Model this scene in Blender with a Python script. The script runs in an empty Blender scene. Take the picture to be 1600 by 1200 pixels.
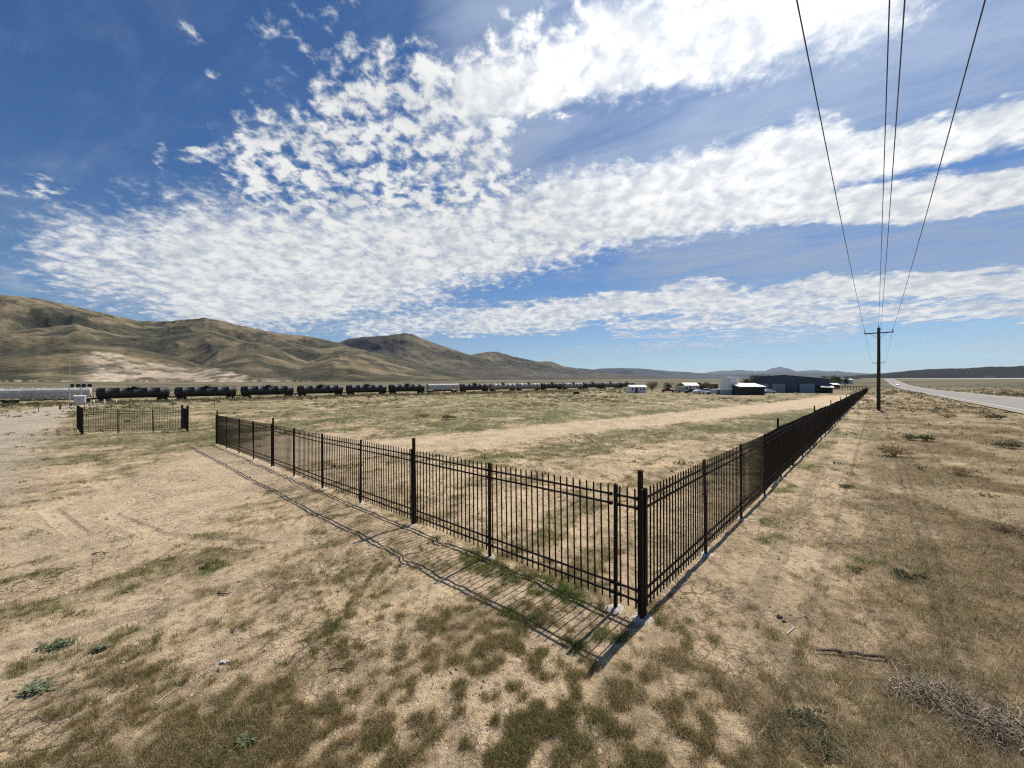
import bpy, math, random
import numpy as np
from mathutils import Vector
random.seed(7)
rng = np.random.default_rng(11)
R = math.radians
F = 605.0; EYE = 3.04
col = bpy.context.scene.collection
sc = bpy.context.scene

# ------------------------------------------------------------------ helpers
def tag(o, label=None, cat=None, group=None, kind=None):
    if label: o['label'] = label
    if cat: o['category'] = cat
    if group: o['group'] = group
    if kind: o['kind'] = kind
    return o
def empty(name, loc, rz=0, label=None, cat=None, group=None):
    o = bpy.data.objects.new(name, None); col.objects.link(o)
    o.location = loc; o.rotation_euler = (0, 0, rz); o.empty_display_size = .2
    return tag(o, label, cat, group)
def mesh_np(name, V, Q=None, T=None, mat=None, parent=None, smooth=False, colors=None, cname='tone'):
    V = np.asarray(V, dtype=np.float32).reshape(-1, 3)
    nq = 0 if Q is None else len(Q); nt = 0 if T is None else len(T)
    me = bpy.data.meshes.new(name)
    me.vertices.add(len(V)); me.vertices.foreach_set('co', V.ravel())
    idx = []; tot = []
    if nq: idx.append(np.asarray(Q, dtype=np.int32).ravel()); tot.append(np.full(nq, 4, np.int32))
    if nt: idx.append(np.asarray(T, dtype=np.int32).ravel()); tot.append(np.full(nt, 3, np.int32))
    idx = np.concatenate(idx); tot = np.concatenate(tot)
    st = np.concatenate([[0], np.cumsum(tot)[:-1]]).astype(np.int32)
    me.loops.add(len(idx)); me.loops.foreach_set('vertex_index', idx)
    me.polygons.add(len(tot)); me.polygons.foreach_set('loop_start', st); me.polygons.foreach_set('loop_total', tot)
    me.polygons.foreach_set('use_smooth', np.full(len(tot), smooth))
    me.update(calc_edges=True)
    if colors is not None:
        c = np.ones((len(V), 4), np.float32); c[:, :3] = colors
        at = me.color_attributes.new(cname, 'FLOAT_COLOR', 'POINT'); at.data.foreach_set('color', c.ravel())
    o = bpy.data.objects.new(name, me); col.objects.link(o)
    if mat: me.materials.append(mat)
    if parent: o.parent = parent
    return o
class MB:
    """collects shapes, then build() links them as ONE mesh object"""
    def __init__(s): s.v = []; s.f = []; s.sm = []
    def raw(s, vs, fs, sm=False):
        n = len(s.v); s.v += [tuple(p) for p in vs]
        for f in fs: s.f.append(tuple(i + n for i in f)); s.sm.append(sm)
    def box(s, x0, x1, y0, y1, z0, z1):
        s.raw([(x0,y0,z0),(x1,y0,z0),(x1,y1,z0),(x0,y1,z0),(x0,y0,z1),(x1,y0,z1),(x1,y1,z1),(x0,y1,z1)],
              [(0,3,2,1),(4,5,6,7),(0,1,5,4),(1,2,6,5),(2,3,7,6),(3,0,4,7)])
    def tube(s, pts, rad, n=8, cap=True):
        pts = [Vector(p) for p in pts]
        rads = rad if isinstance(rad, (list, tuple)) else [rad]*len(pts)
        vs = []; prev = None
        for i, p in enumerate(pts):
            d = (pts[min(i+1, len(pts)-1)] - pts[max(i-1, 0)])
            if d.length < 1e-9: d = Vector((0,0,1))
            d.normalize()
            if prev is None:
                u = d.orthogonal().normalized()
            else:
                u = prev - d*prev.dot(d)
                u = u.normalized() if u.length > 1e-6 else d.orthogonal().normalized()
            prev = u; w = d.cross(u)
            for k in range(n):
                a = 2*math.pi*k/n
                vs.append(p + (u*math.cos(a) + w*math.sin(a))*rads[i])
        fs = []
        for i in range(len(pts)-1):
            for k in range(n):
                k2 = (k+1) % n
                fs.append((i*n+k, i*n+k2, (i+1)*n+k2, (i+1)*n+k))
        s.raw(vs, fs, True)
        if cap:
            s.raw([vs[k] for k in range(n)], [tuple(reversed(range(n)))])
            s.raw([vs[(len(pts)-1)*n+k] for k in range(n)], [tuple(range(n))])
    def lathe(s, prof, n=24, axis='z', c=(0,0,0)):
        """prof = [(r, t)...] around axis through c"""
        vs = []
        for r, t in prof:
            for k in range(n):
                a = 2*math.pi*k/n; p, q = r*math.cos(a), r*math.sin(a)
                v = {'z': (p, q, t), 'x': (t, p, q), 'y': (q, t, p)}[axis]
                vs.append((v[0]+c[0], v[1]+c[1], v[2]+c[2]))
        fs = []
        for i in range(len(prof)-1):
            for k in range(n):
                k2 = (k+1) % n
                fs.append((i*n+k, i*n+k2, (i+1)*n+k2, (i+1)*n+k))
        s.raw(vs, fs, True)
        for i, rev in ((0, True), (len(prof)-1, False)):
            if prof[i][0] > 1e-4:
                r = [vs[i*n+k] for k in range(n)]
                s.raw(r, [tuple(reversed(range(n))) if rev else tuple(range(n))])
    def prism(s, poly, y0, y1):
        """poly of (x,z) extruded in y"""
        n = len(poly)
        vs = [(x, y0, z) for x, z in poly] + [(x, y1, z) for x, z in poly]
        fs = [tuple(range(n)), tuple(reversed(range(n, 2*n)))]
        for i in range(n):
            j = (i+1) % n; fs.append((i, i+n, j+n, j))
        s.raw(vs, fs)
    def build(s, name, mat, parent=None, loc=None, rz=None, bevel=0):
        me = bpy.data.meshes.new(name); me.from_pydata(s.v, [], s.f); me.update()
        me.polygons.foreach_set('use_smooth', s.sm)
        o = bpy.data.objects.new(name, me); col.objects.link(o)
        if mat: me.materials.append(mat)
        if parent: o.parent = parent
        if loc is not None: o.location = loc
        if rz is not None: o.rotation_euler = (0, 0, rz)
        if bevel:
            m = o.modifiers.new('bevel', 'BEVEL'); m.width = bevel; m.segments = 2; m.limit_method = 'ANGLE'
        return o
def copy_tree(o, parent=None):
    c = o.copy(); col.objects.link(c); c.parent = parent
    for ch in o.children: copy_tree(ch, c)
    return c

# ------------------------------------------------------------------ noise
def _h(ix, iy, seed):
    n = (ix.astype(np.int64)*374761393 + iy.astype(np.int64)*668265263 + seed*1442695041) & 0xffffffff
    n = ((n ^ (n >> 13))*1274126177) & 0xffffffff
    n = n ^ (n >> 16)
    return (n & 0xffffff)/float(0xffffff)
def vnoise(x, y, seed=0):
    ix = np.floor(x); iy = np.floor(y); fx = x-ix; fy = y-iy
    u = fx*fx*fx*(fx*(fx*6-15)+10); v = fy*fy*fy*(fy*(fy*6-15)+10)
    a = _h(ix, iy, seed); b = _h(ix+1, iy, seed); c = _h(ix, iy+1, seed); d = _h(ix+1, iy+1, seed)
    return (a*(1-u)+b*u)*(1-v) + (c*(1-u)+d*u)*v
def fbm(x, y, o=4, seed=0, g=.5):
    x = np.asarray(x, float); y = np.asarray(y, float)
    t = 0; a = 1; s = 0
    for i in range(o):
        t = t + a*vnoise(x, y, seed+i*17); s += a
        x, y = x*1.83+y*.79+3.1, y*1.83-x*.79+7.7; a *= g
    return t/s
def ridged(x, y, o=4, seed=0):
    x = np.asarray(x, float); y = np.asarray(y, float)
    t = 0; a = 1; s = 0
    for i in range(o):
        t = t + a*(1-np.abs(2*vnoise(x, y, seed+i*13)-1)); s += a
        x, y = x*1.8+y*.7+5.3, y*1.8-x*.7+1.7; a *= .5
    return t/s
def sst(a, b, x):
    t = np.clip((x-a)/(b-a), 0, 1); return t*t*(3-2*t)

# ------------------------------------------------------------------ the lie of the land
CX, CY = 1.68, 5.01
LD = (-.7377, .6752); RD = (.6845, .7291)
def ab(x, y): return (x-CX)*LD[0]+(y-CY)*LD[1], (x-CX)*RD[0]+(y-CY)*RD[1]
def far_elev(x, y):
    px = 800 + F*np.tan(np.clip(np.arctan2(x, y), -1.3, 1.3))
    return np.interp(px, [-400, 0, 600, 1000, 1400, 2200], [3., 3.5, 4.5, 7.5, 7.8, 8.])/F*np.cos(np.clip(np.arctan2(x, y), -1.3, 1.3))
def ground(x, y, micro=True):
    x = np.asarray(x, float); y = np.asarray(y, float)
    a, b = ab(x, y); r = np.hypot(x, y)
    g = -.0145*np.clip(a, 0, 190)*np.clip(1-b/270, 0, 1.15)
    g = g + .10*(fbm(x/7, y/7, 3, 5)-.5)*sst(3, 12, r)
    if micro:
        g = g + .055*(fbm(x/1.3, y/1.3, 3, 9)-.5)
        rough = .35+.9*sst(.42, .62, fbm(x/2.3, y/2.3, 3, 24))
        g = g + rough*(.050*(fbm(x/.30, y/.30, 3, 21)-.5)*(1-sst(14, 40, r)) + .10*(fbm(x/.9, y/.9, 3, 22)-.5)*sst(9, 25, r)*(1-sst(60, 120, r)))
    t = sst(240, 1000, r)
    e = far_elev(x, y)*r + EYE
    g = g*(1-t) + e*t + sst(150, 500, r)*.5*(fbm(x/60, y/60, 3, 15)-.5)
    return g
def gz(x, y): return float(ground(np.array([x]), np.array([y]))[0])
def atY(px, Y): return (px-800)/F*Y
def on_ground(px, py):
    """the ground point seen at a pixel: march"""
    Y = EYE*F/max(py-600, 4)
    for _ in range(30):
        x = atY(px, Y); z = gz(x, Y); Y2 = (EYE-z)*F/max(py-600, 2); Y = .5*Y+.5*Y2
    return atY(px, Y), Y

# ------------------------------------------------------------------ materials
def nm(name):
    m = bpy.data.materials.new(name); m.use_nodes = True
    nt = m.node_tree; return m, nt, nt.nodes['Principled BSDF']
def lnk(nt, a, b): nt.links.new(a, b)
def noise_node(nt, scale, detail=4, rough=.6, coord='Object', vec=None):
    n = nt.nodes.new('ShaderNodeTexNoise'); n.inputs['Scale'].default_value = scale
    n.inputs['Detail'].default_value = detail; n.inputs['Roughness'].default_value = rough
    if vec is None:
        tc = nt.nodes.new('ShaderNodeTexCoord'); vec = tc.outputs[coord]
    lnk(nt, vec, n.inputs['Vector']); return n
def ramp(nt, fac, stops):
    r = nt.nodes.new('ShaderNodeValToRGB'); e = r.color_ramp.elements
    while len(e) < len(stops): e.new(.5)
    for i, (p, c) in enumerate(stops):
        e[i].position = p; e[i].color = (*c, 1) if len(c) == 3 else c
    lnk(nt, fac, r.inputs[0]); return r
def simple(name, c, rough=.6, metal=0, var=.25, scale=6, bump=0, c2=None, spec=.5):
    m, nt, p = nm(name)
    n = noise_node(nt, scale, 5, .65)
    lo = tuple(v*(1-var) for v in c) if c2 is None else c2
    hi = tuple(min(1, v*(1+var*.6)) for v in c)
    r = ramp(nt, n.outputs['Fac'], [(.3, lo), (.7, hi)])
    lnk(nt, r.outputs[0], p.inputs['Base Color'])
    p.inputs['Roughness'].default_value = rough; p.inputs['Metallic'].default_value = metal
    p.inputs['Specular IOR Level'].default_value = spec
    if bump:
        b = nt.nodes.new('ShaderNodeBump'); b.inputs['Strength'].default_value = bump; b.inputs['Distance'].default_value = .01
        lnk(nt, n.outputs['Fac'], b.inputs['Height']); lnk(nt, b.outputs[0], p.inputs['Normal'])
    return m
M = {}
M['fence'] = simple('fence_bronze_paint', (.020, .0135, .0095), .6, 0, .4, 7, spec=.16)
M['concrete'] = simple('footing_concrete', (.52, .46, .38), .9, 0, .45, 22, .7)
M['pole'] = simple('creosoted_wood', (.045, .030, .022), .85, 0, .5, 5, .4)
M['wire'] = simple('power_wire', (.05, .055, .06), .5, .3, .1)
M['insul'] = simple('insulator_glaze', (.10, .09, .09), .3, 0, .2)
M['tank_black'] = simple('tank_black_paint', (.015, .014, .014), .6, 0, .5, 1.5)
M['tank_brown'] = simple('tank_weathered_paint', (.05, .035, .027), .6, 0, .5, 1.2)
M['tank_grey'] = simple('tank_dusty_paint', (.13, .12, .10), .6, 0, .5, 1.2)
M['tank_glint'] = simple('tank_glint_pale', (.27, .26, .24), .5, 0, .3, 1.2)  # pale over the whole tank, standing in for sun glint on top
M['hopper'] = simple('hopper_grey_paint', (.56, .54, .50), .6, 0, .2, .9, c2=(.40, .35, .30))
M['hopper_red'] = simple('rust_paint', (.16, .05, .03), .7, 0, .4, 2)
M['running'] = simple('running_gear', (.03, .026, .022), .7, 0, .4, 4)
M['steel'] = simple('rail_steel', (.16, .12, .09), .45, .6, .3, 3)
M['ballast'] = simple('ballast_stone', (.17, .15, .13), .95, 0, .4, 3.5, .6)
M['tie'] = simple('tie_wood', (.07, .055, .045), .9, 0, .4, 3)
M['white'] = simple('white_paint', (.72, .72, .69), .6, 0, .12, 1.5)
M['tankw'] = simple('ribbed_pale_steel', (.80, .80, .78), .5, 0, .10, .8)
M['blue'] = simple('blue_grey_cladding', (.055, .075, .115), .55, 0, .2, .6)
M['door'] = simple('pale_door', (.26, .30, .34), .5, 0, .12, 1)
M['darkwall'] = simple('dark_siding', (.035, .034, .036), .8, 0, .4, 1)
M['metalroof'] = simple('bright_metal_roof', (.74, .74, .72), .35, .2, .08, .5)
M['roofgrey'] = simple('aged_zinc_roof', (.42, .43, .44), .5, .1, .1, .5)
M['rust'] = simple('rusty_metal', (.14, .07, .045), .8, 0, .4, 2)
M['glass'] = simple('dark_glass', (.02, .025, .03), .08, 0, .1)
M['tyre'] = simple('tyre_rubber', (.02, .02, .02), .85, 0, .2)
M['rim'] = simple('wheel_rim', (.35, .35, .36), .35, .7, .1)
M['tpost'] = simple('steel_t_post', (.07, .065, .05), .7, 0, .4)
M['sign_black'] = simple('signal_black', (.015, .015, .015), .6)
M['cabinet'] = simple('cabinet_aluminium', (.48, .50, .52), .5, .3, .1)
M['deadwood'] = simple('grey_deadwood', (.56, .45, .31), .85, 0, .4, 30)
M['darkwood'] = simple('dark_bark', (.05, .04, .035), .9, 0, .5, 20, .5)
M['scrap'] = simple('white_scrap', (.75, .73, .68), .7, 0, .1)
M['red'] = simple('dull_red_paint', (.22, .05, .04), .5, 0, .3)

def foliage_mat(name, trans=.35):
    m, nt, p = nm(name)
    a = nt.nodes.new('ShaderNodeVertexColor'); a.layer_name = 'tone'
    lnk(nt, a.outputs[0], p.inputs['Base Color']); p.inputs['Roughness'].default_value = .75
    p.inputs['Specular IOR Level'].default_value = .2
    t = nt.nodes.new('ShaderNodeBsdfTranslucent'); lnk(nt, a.outputs[0], t.inputs[0])
    mx = nt.nodes.new('ShaderNodeMixShader'); mx.inputs[0].default_value = trans
    lnk(nt, p.outputs[0], mx.inputs[1]); lnk(nt, t.outputs[0], mx.inputs[2])
    lnk(nt, mx.outputs[0], nt.nodes['Material Output'].inputs[0]); return m
M['leaf'] = foliage_mat('leaf_and_blade', .5)

def ground_mat():
    m, nt, p = nm('desert_soil')
    a = nt.nodes.new('ShaderNodeVertexColor'); a.layer_name = 'tone'
    tc = nt.nodes.new('ShaderNodeTexCoord'); vec = tc.outputs['Object']
    n1 = noise_node(nt, 9, 6, .7, vec=vec); n2 = noise_node(nt, 70, 3, .7, vec=vec)
    n3 = noise_node(nt, .7, 6, .65, vec=vec)
    r1 = ramp(nt, n1.outputs['Fac'], [(.30, (.50,.48,.45)), (.47, (.97,.97,.96)), (.72, (1.2,1.2,1.17))])
    r2 = ramp(nt, n2.outputs['Fac'], [(.30, (.55,.54,.52)), (.52, (1,1,1)), (.75, (1.22,1.21,1.18))])
    r3 = ramp(nt, n3.outputs['Fac'], [(.35, (.84,.83,.82)), (.6, (1.05,1.04,1.03))])
    # thin drying cracks in the crust
    vm = nt.nodes.new('ShaderNodeVectorMath'); vm.operation = 'MULTIPLY_ADD'
    lnk(nt, n1.outputs['Color'], vm.inputs[0]); vm.inputs[1].default_value = (.22,.22,.0); lnk(nt, vec, vm.inputs[2])
    vo = nt.nodes.new('ShaderNodeTexVoronoi'); vo.feature = 'DISTANCE_TO_EDGE'; vo.inputs['Scale'].default_value = 6.5
    lnk(nt, vm.outputs[0], vo.inputs['Vector'])
    rc = ramp(nt, vo.outputs['Distance'], [(.0, (0,0,0)), (.045, (1,1,1))])
    mk = noise_node(nt, .55, 3, .6, vec=vec)
    rk = ramp(nt, mk.outputs['Fac'], [(.48, (0,0,0)), (.64, (.8,.8,.8))])
    crack = nt.nodes.new('ShaderNodeMath'); crack.operation = 'SUBTRACT'; crack.inputs[0].default_value = 1; lnk(nt, rc.outputs[0], crack.inputs[1])
    ck = nt.nodes.new('ShaderNodeMath'); ck.operation = 'MULTIPLY'; lnk(nt, crack.outputs[0], ck.inputs[0]); lnk(nt, rk.outputs[0], ck.inputs[1])
    cur = a.outputs[0]
    for r in (r1, r2, r3):
        mx = nt.nodes.new('ShaderNodeMix'); mx.data_type = 'RGBA'; mx.blend_type = 'MULTIPLY'; mx.inputs[0].default_value = 1
        lnk(nt, cur, mx.inputs[6]); lnk(nt, r.outputs[0], mx.inputs[7]); cur = mx.outputs[2]
    mx = nt.nodes.new('ShaderNodeMix'); mx.data_type = 'RGBA'; lnk(nt, ck.outputs[0], mx.inputs[0])
    lnk(nt, cur, mx.inputs[6]); mx.inputs[7].default_value = (.16, .12, .085, 1)
    lnk(nt, mx.outputs[2], p.inputs['Base Color'])
    p.inputs['Roughness'].default_value = .95; p.inputs['Specular IOR Level'].default_value = .15
    h = nt.nodes.new('ShaderNodeMath'); h.operation = 'MULTIPLY_ADD'; lnk(nt, n2.outputs['Fac'], h.inputs[0]); h.inputs[1].default_value = .35; lnk(nt, n1.outputs['Fac'], h.inputs[2])
    h2 = nt.nodes.new('ShaderNodeMath'); h2.operation = 'MULTIPLY_ADD'; lnk(nt, ck.outputs[0], h2.inputs[0]); h2.inputs[1].default_value = -.5; lnk(nt, h.outputs[0], h2.inputs[2])
    b = nt.nodes.new('ShaderNodeBump'); b.inputs['Strength'].default_value = 1; b.inputs['Distance'].default_value = .06
    lnk(nt, h2.outputs[0], b.inputs['Height']); lnk(nt, b.outputs[0], p.inputs['Normal'])
    return m
M['ground'] = ground_mat()

def hill_mat(name, sc1, amp=.5):
    m, nt, p = nm(name)
    a = nt.nodes.new('ShaderNodeVertexColor'); a.layer_name = 'tone'
    tc = nt.nodes.new('ShaderNodeTexCoord'); vec = tc.outputs['Object']
    n1 = noise_node(nt, sc1, 8, .72, vec=vec); n2 = noise_node(nt, sc1*7, 4, .7, vec=vec)
    cur = a.outputs[0]
    for n, lo, hi in ((n1, 1-amp, 1+amp*.5), (n2, 1-amp*.7, 1+amp*.4)):
        r = ramp(nt, n.outputs['Fac'], [(.32, (lo,)*3), (.66, (hi,)*3)])
        mx = nt.nodes.new('ShaderNodeMix'); mx.data_type = 'RGBA'; mx.blend_type = 'MULTIPLY'; mx.inputs[0].default_value = 1
        lnk(nt, cur, mx.inputs[6]); lnk(nt, r.outputs[0], mx.inputs[7]); cur = mx.outputs[2]
    lnk(nt, cur, p.inputs['Base Color']); p.inputs['Roughness'].default_value = .95
    p.inputs['Specular IOR Level'].default_value = .1
    b = nt.nodes.new('ShaderNodeBump'); b.inputs['Strength'].default_value = .7; b.inputs['Distance'].default_value = 8
    lnk(nt, n1.outputs['Fac'], b.inputs['Height']); lnk(nt, b.outputs[0], p.inputs['Normal'])
    return m
M['hills'] = hill_mat('sage_hillside', .012, .6)
M['far'] = hill_mat('far_range', .001, .3)

def road_mat():
    m, nt, p = nm('worn_asphalt')
    n1 = noise_node(nt, .25, 5, .6); n2 = noise_node(nt, 18, 4, .7)
    r = ramp(nt, n1.outputs['Fac'], [(.3, (.20,.18,.155)), (.7, (.285,.257,.22))])
    r2 = ramp(nt, n2.outputs['Fac'], [(.3, (.8,.8,.8)), (.7, (1.1,1.1,1.1))])
    mx = nt.nodes.new('ShaderNodeMix'); mx.data_type = 'RGBA'; mx.blend_type = 'MULTIPLY'; mx.inputs[0].default_value = 1
    lnk(nt, r.outputs[0], mx.inputs[6]); lnk(nt, r2.outputs[0], mx.inputs[7]); lnk(nt, mx.outputs[2], p.inputs['Base Color'])
    p.inputs['Roughness'].default_value = .85; return m
M['road'] = road_mat()
M['paint'] = simple('road_line_paint', (.75, .75, .72), .7, 0, .2, 5)

# ------------------------------------------------------------------ where things grow (painted in world coordinates)
# strokes: pixel polyline -> world points once, width in metres, density, greenness, straw
ST = []
RLD = (.7972, .6037); RL0 = (-126., 118.)
def stroke(pts, w, d, g, s=0.):
    W = [(lambda Y: (atY(px, Y), Y))(EYE*F/(py-600)) for px, py in pts]
    ST.append((W, w, d, g, s))
# left and front
stroke([(-60,900),(60,870),(170,850)], .8, .9, .65)
stroke([(-40,960),(110,930),(220,890),(340,862)], .45, .98, .66)
stroke([(-60,985),(60,965),(170,915)], .32, .95, .62)
stroke([(0,826),(40,828)], .4, .9, .7)
stroke([(205,800),(232,798)], .3, .9, .8)
stroke([(100,870),(200,850),(300,850)], .35, .7, .6)
stroke([(310,885),(335,880)], .25, 1., .8)
stroke([(60,1025),(150,1000),(205,980)], .22, .9, .6)
stroke([(0,1130),(180,1060),(260,1050)], .25, .75, .35)
stroke([(-100,1190),(120,1140),(330,1110),(420,1130)], .38, .85, .22)
stroke([(-100,1250),(200,1210),(450,1190)], .32, .85, .25)
stroke([(330,1180),(420,1090),(470,1040),(520,985),(545,955)], .10, .9, .5)
stroke([(480,1200),(600,1090),(700,1010),(780,940)], .22, .72, .15)
stroke([(560,1200),(690,1120),(770,1010)], .24, .7, .25)
stroke([(660,960),(740,930),(800,960)], .45, .65, .3)
stroke([(600,930),(640,905)], .22, .7, .6)
stroke([(300,900),(380,910),(430,890)], .4, .6, .25)
stroke([(60,850),(200,835),(380,800),(470,760)], .9, .55, .45)
stroke([(330,840),(420,800),(520,790)], .9, .5, .4)
stroke([(490,860),(560,880),(620,850)], .6, .5, .5)
stroke([(180,708),(340,700)], .9, .65, .65)
stroke([(90,640),(120,672)], 1.6, .7, .6)
stroke([(130,672),(330,676)], .8, .55, .6)
stroke([(735,865),(800,905)], .22, .85, .75)
stroke([(845,915),(905,938)], .2, .95, .8)
stroke([(780,950),(830,965)], .18, .8, .7)
stroke([(900,1010),(940,985)], .14, .8, .7)
stroke([(1030,955),(1090,1000)], .28, .9, .5)
stroke([(960,1060),(1100,1150)], .36, .72, .2)
stroke([(1080,1040),(1200,1120),(1230,1190)], .30, .7, .12)
stroke([(880,1190),(1100,1190)], .22, .7, .3)
stroke([(1190,930),(1280,1010)], .6, .55, .2, .4)
# right verge
stroke([(1330,1010),(1450,990),(1600,960)], .55, .8, .25, .7)
stroke([(1440,1120),(1400,900),(1372,750),(1366,660)], 1.1, .5, .2, .7)
stroke([(1650,1180),(1500,800),(1420,700),(1385,640)], 2.6, .68, .25, .8)
stroke([(1700,900),(1530,720),(1420,640)], 5, .9, .25, .7)
stroke([(1700,720),(1560,670),(1440,630)], 7, .85, .2, .8)
stroke([(1325,887),(1370,880),(1440,893)], .16, 1., .7)
stroke([(1440,900),(1600,900)], .5, .9, .45, .3)
stroke([(1225,770),(1240,760)], .25, .9, .8); stroke([(1205,820),(1222,812)], .22, .9, .8)
stroke([(1250,735),(1262,728)], .35, .9, .8); stroke([(1275,700),(1290,690)], .5, .8, .8)
stroke([(1190,845),(1205,838)], .15, .9, .7); stroke([(1290,810),(1330,820)], .4, .6, .6)
stroke([(1300,735),(1330,700)], .8, .5, .4, .4)
# inside the fence
stroke([(730,718),(800,708),(910,700)], 1., .85, .7)
stroke([(860,705),(1010,680),(1250,650)], 2.0, .7, .6)
stroke([(700,690),(820,672),(1000,652),(1200,632)], .01, .0, .5)
stroke([(840,850),(880,800),(940,780)], .4, .75, .6)
stroke([(900,900),(960,850)], .3, .6, .6)
stroke([(960,770),(1080,740),(1180,690)], 1.3, .55, .45)
stroke([(600,760),(680,800)], .7, .45, .35)
TRACK = [(EYE*F/(py-600)) for px, py in ((380,700),(560,693),(700,684),(860,668),(1010,654),(1160,640),(1290,628),(1345,619))]
TRACK = [(atY(px, Y), Y) for (px, py), Y in zip(((380,700),(560,693),(700,684),(860,668),(1010,654),(1160,640),(1290,628),(1345,619)), TRACK)]
def segd(x, y, W):
    best = np.full(x.shape, 1e9)
    if len(W) == 1: W = W*2
    for (x0, y0), (x1, y1) in zip(W[:-1], W[1:]):
        dx, dy = x1-x0, y1-y0; L = dx*dx+dy*dy+1e-9
        t = np.clip(((x-x0)*dx+(y-y0)*dy)/L, 0, 1)
        best = np.minimum(best, np.hypot(x-x0-t*dx, y-y0-t*dy))
    return best
GR = [(-13.5, 9.5), (-30, 24.5), (-73, 64), (-100, 95), (-140, 128)]   # right edge of the gravel lane
def fields(x, y):
    """vegetation density, greenness, straw, track (bare sand), gravel"""
    r = np.hypot(x, y); a, b = ab(x, y)
    wx = x + .25*(fbm(x*1.7, y*1.7, 2, 61)-.5)*np.clip(r/6, .4, 3)
    wy = y + .25*(fbm(x*1.7, y*1.7, 2, 71)-.5)*np.clip(r/6, .4, 3)
    sure = np.zeros(x.shape); d = np.zeros(x.shape); g = np.full(x.shape, .35); s = np.zeros(x.shape); wsum = np.full(x.shape, .02); gs = g*wsum; ss = s*wsum
    for W, w, dd, gg, st in ST:
        m = 1-sst(.55, 1.45, segd(wx, wy, W)/w)
        if gg >= .7: sure = np.maximum(sure, m*dd)
        d = np.maximum(d, m*dd); gs = gs+gg*m*dd; ss = ss+st*m*dd; wsum = wsum+m*dd
    g = gs/wsum; s = ss/wsum
    # open field: patchy cover that thickens with distance from the worked ground
    big = fbm(x/3.4, y/3.4, 4, 33); fld = sst(14, 34, r)
    mid = fbm(x/1.1, y/1.1, 4, 35)
    base = sst(.40, .62, big*.6+mid*.4)*(.42+.42*fld) + .10 + .45*fld
    inside = (a > 0) & (b > 0)
    base = base*np.where((a > 0) & (b < 0) & (r < 30), .75, 1.)
    g = np.where(d < .05, .42+.25*(fbm(x/9, y/9, 2, 44)-.45)+.4*inside*sst(12, 25, r), g)
    s = np.where((a < -3) & (d < .05), .6, s)
    s = np.where(inside & (r > 22) & (d < .1), .30, s)
    d = np.maximum(d, base)
    # right verge beyond ten metres is all dry grass
    vr = sst(1.5, 5, -a)*sst(5, 14, r); d = np.maximum(d, .80*vr); s = np.maximum(s, .5*vr)
    # bare strip beside the long fence, bare lane inside
    strip = (1-sst(.5, 1.7, np.abs(a+1.0)))*sst(-2, 1, b)
    d = np.maximum(d*(1-.6*strip), sure); g = np.maximum(g, .95*sure)
    rl_ = (x-RL0[0])*-RLD[1]+(y-RL0[1])*RLD[0]
    bl = sst(-50, -38, rl_)*(1-sst(-7, -4, rl_))*sst(40, 60, r); d = np.maximum(d, .8*bl); g = g*(1-bl)+.4*bl; s = s*(1-bl)
    tr = 1-sst(.6, 1.25, segd(wx, wy, TRACK)/(2.0+.05*r))
    tr2 = (1-sst(.5, 1.2, segd(wx, wy, [(-9, 9), (-12, 17), (-13, 24)])/3.2))*.85
    tr2 = np.maximum(tr2, (1-sst(.6, 1.3, segd(wx, wy, [(-5.5, 4.6), (-4.5, 9.5)])/1.0))*.4)
    track = np.maximum(tr, tr2); d = d*(1-.88*track)
    # gravel lane: left of the polyline GR
    gx = np.interp(y, [p[1] for p in GR], [p[0] for p in GR])
    gravel = .85*sst(-2.6, 2.2, (gx - x) + 1.2*(fbm(x/2, y/2, 3, 81)-.5))*(1-sst(9, 11, gx-x))*sst(3, 10, y)*(1-sst(125, 135, y))
    d = d*(1-.95*gravel)
    return d, g, s, track, gravel
def wheel_marks(x, y):
    k = np.zeros(x.shape)
    L = [([(-9.6, 12.5), (-10.6, 11.0), (-10.0, 9.6), (-7.6, 8.2), (-4.8, 7.5)], .22),
         ([(-11.2, 13.5), (-12.6, 11.6), (-12.0, 10.0), (-9.4, 8.4)], .22),
         ([(-4.6, 3.2), (-2.7, 5.5), (-1.2, 8.0)], .15), ([(2.9, 4.0), (3.2, 5.2), (9.6, 12.3), (22, 26)], .17),
         ([(4.1, 3.8), (5.0, 5.3), (11.3, 12.0), (24, 25.6)], .17), ([(-6, 4.6), (-3.6, 6.6)], .2)]
    xx = x+.10*(fbm(x, y, 2, 12)-.5); yy = y+.2*(fbm(x*.6, y*.6, 2, 14)-.5)
    for i, (W, w) in enumerate(L):
        k = np.maximum(k, (1-sst(.5, 1.1, segd(xx, yy, W)/w))*(.9 if i < 3 else .35))
    return k
SAND = np.array([.66, .50, .318]); DRY = np.array([.27, .20, .105]); GREENG = np.array([.145, .155, .055])
STRAWC = np.array([.44, .34, .21]); GRAV = np.array([.47, .41, .33]); TRK = np.array([.64, .50, .335])
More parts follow.
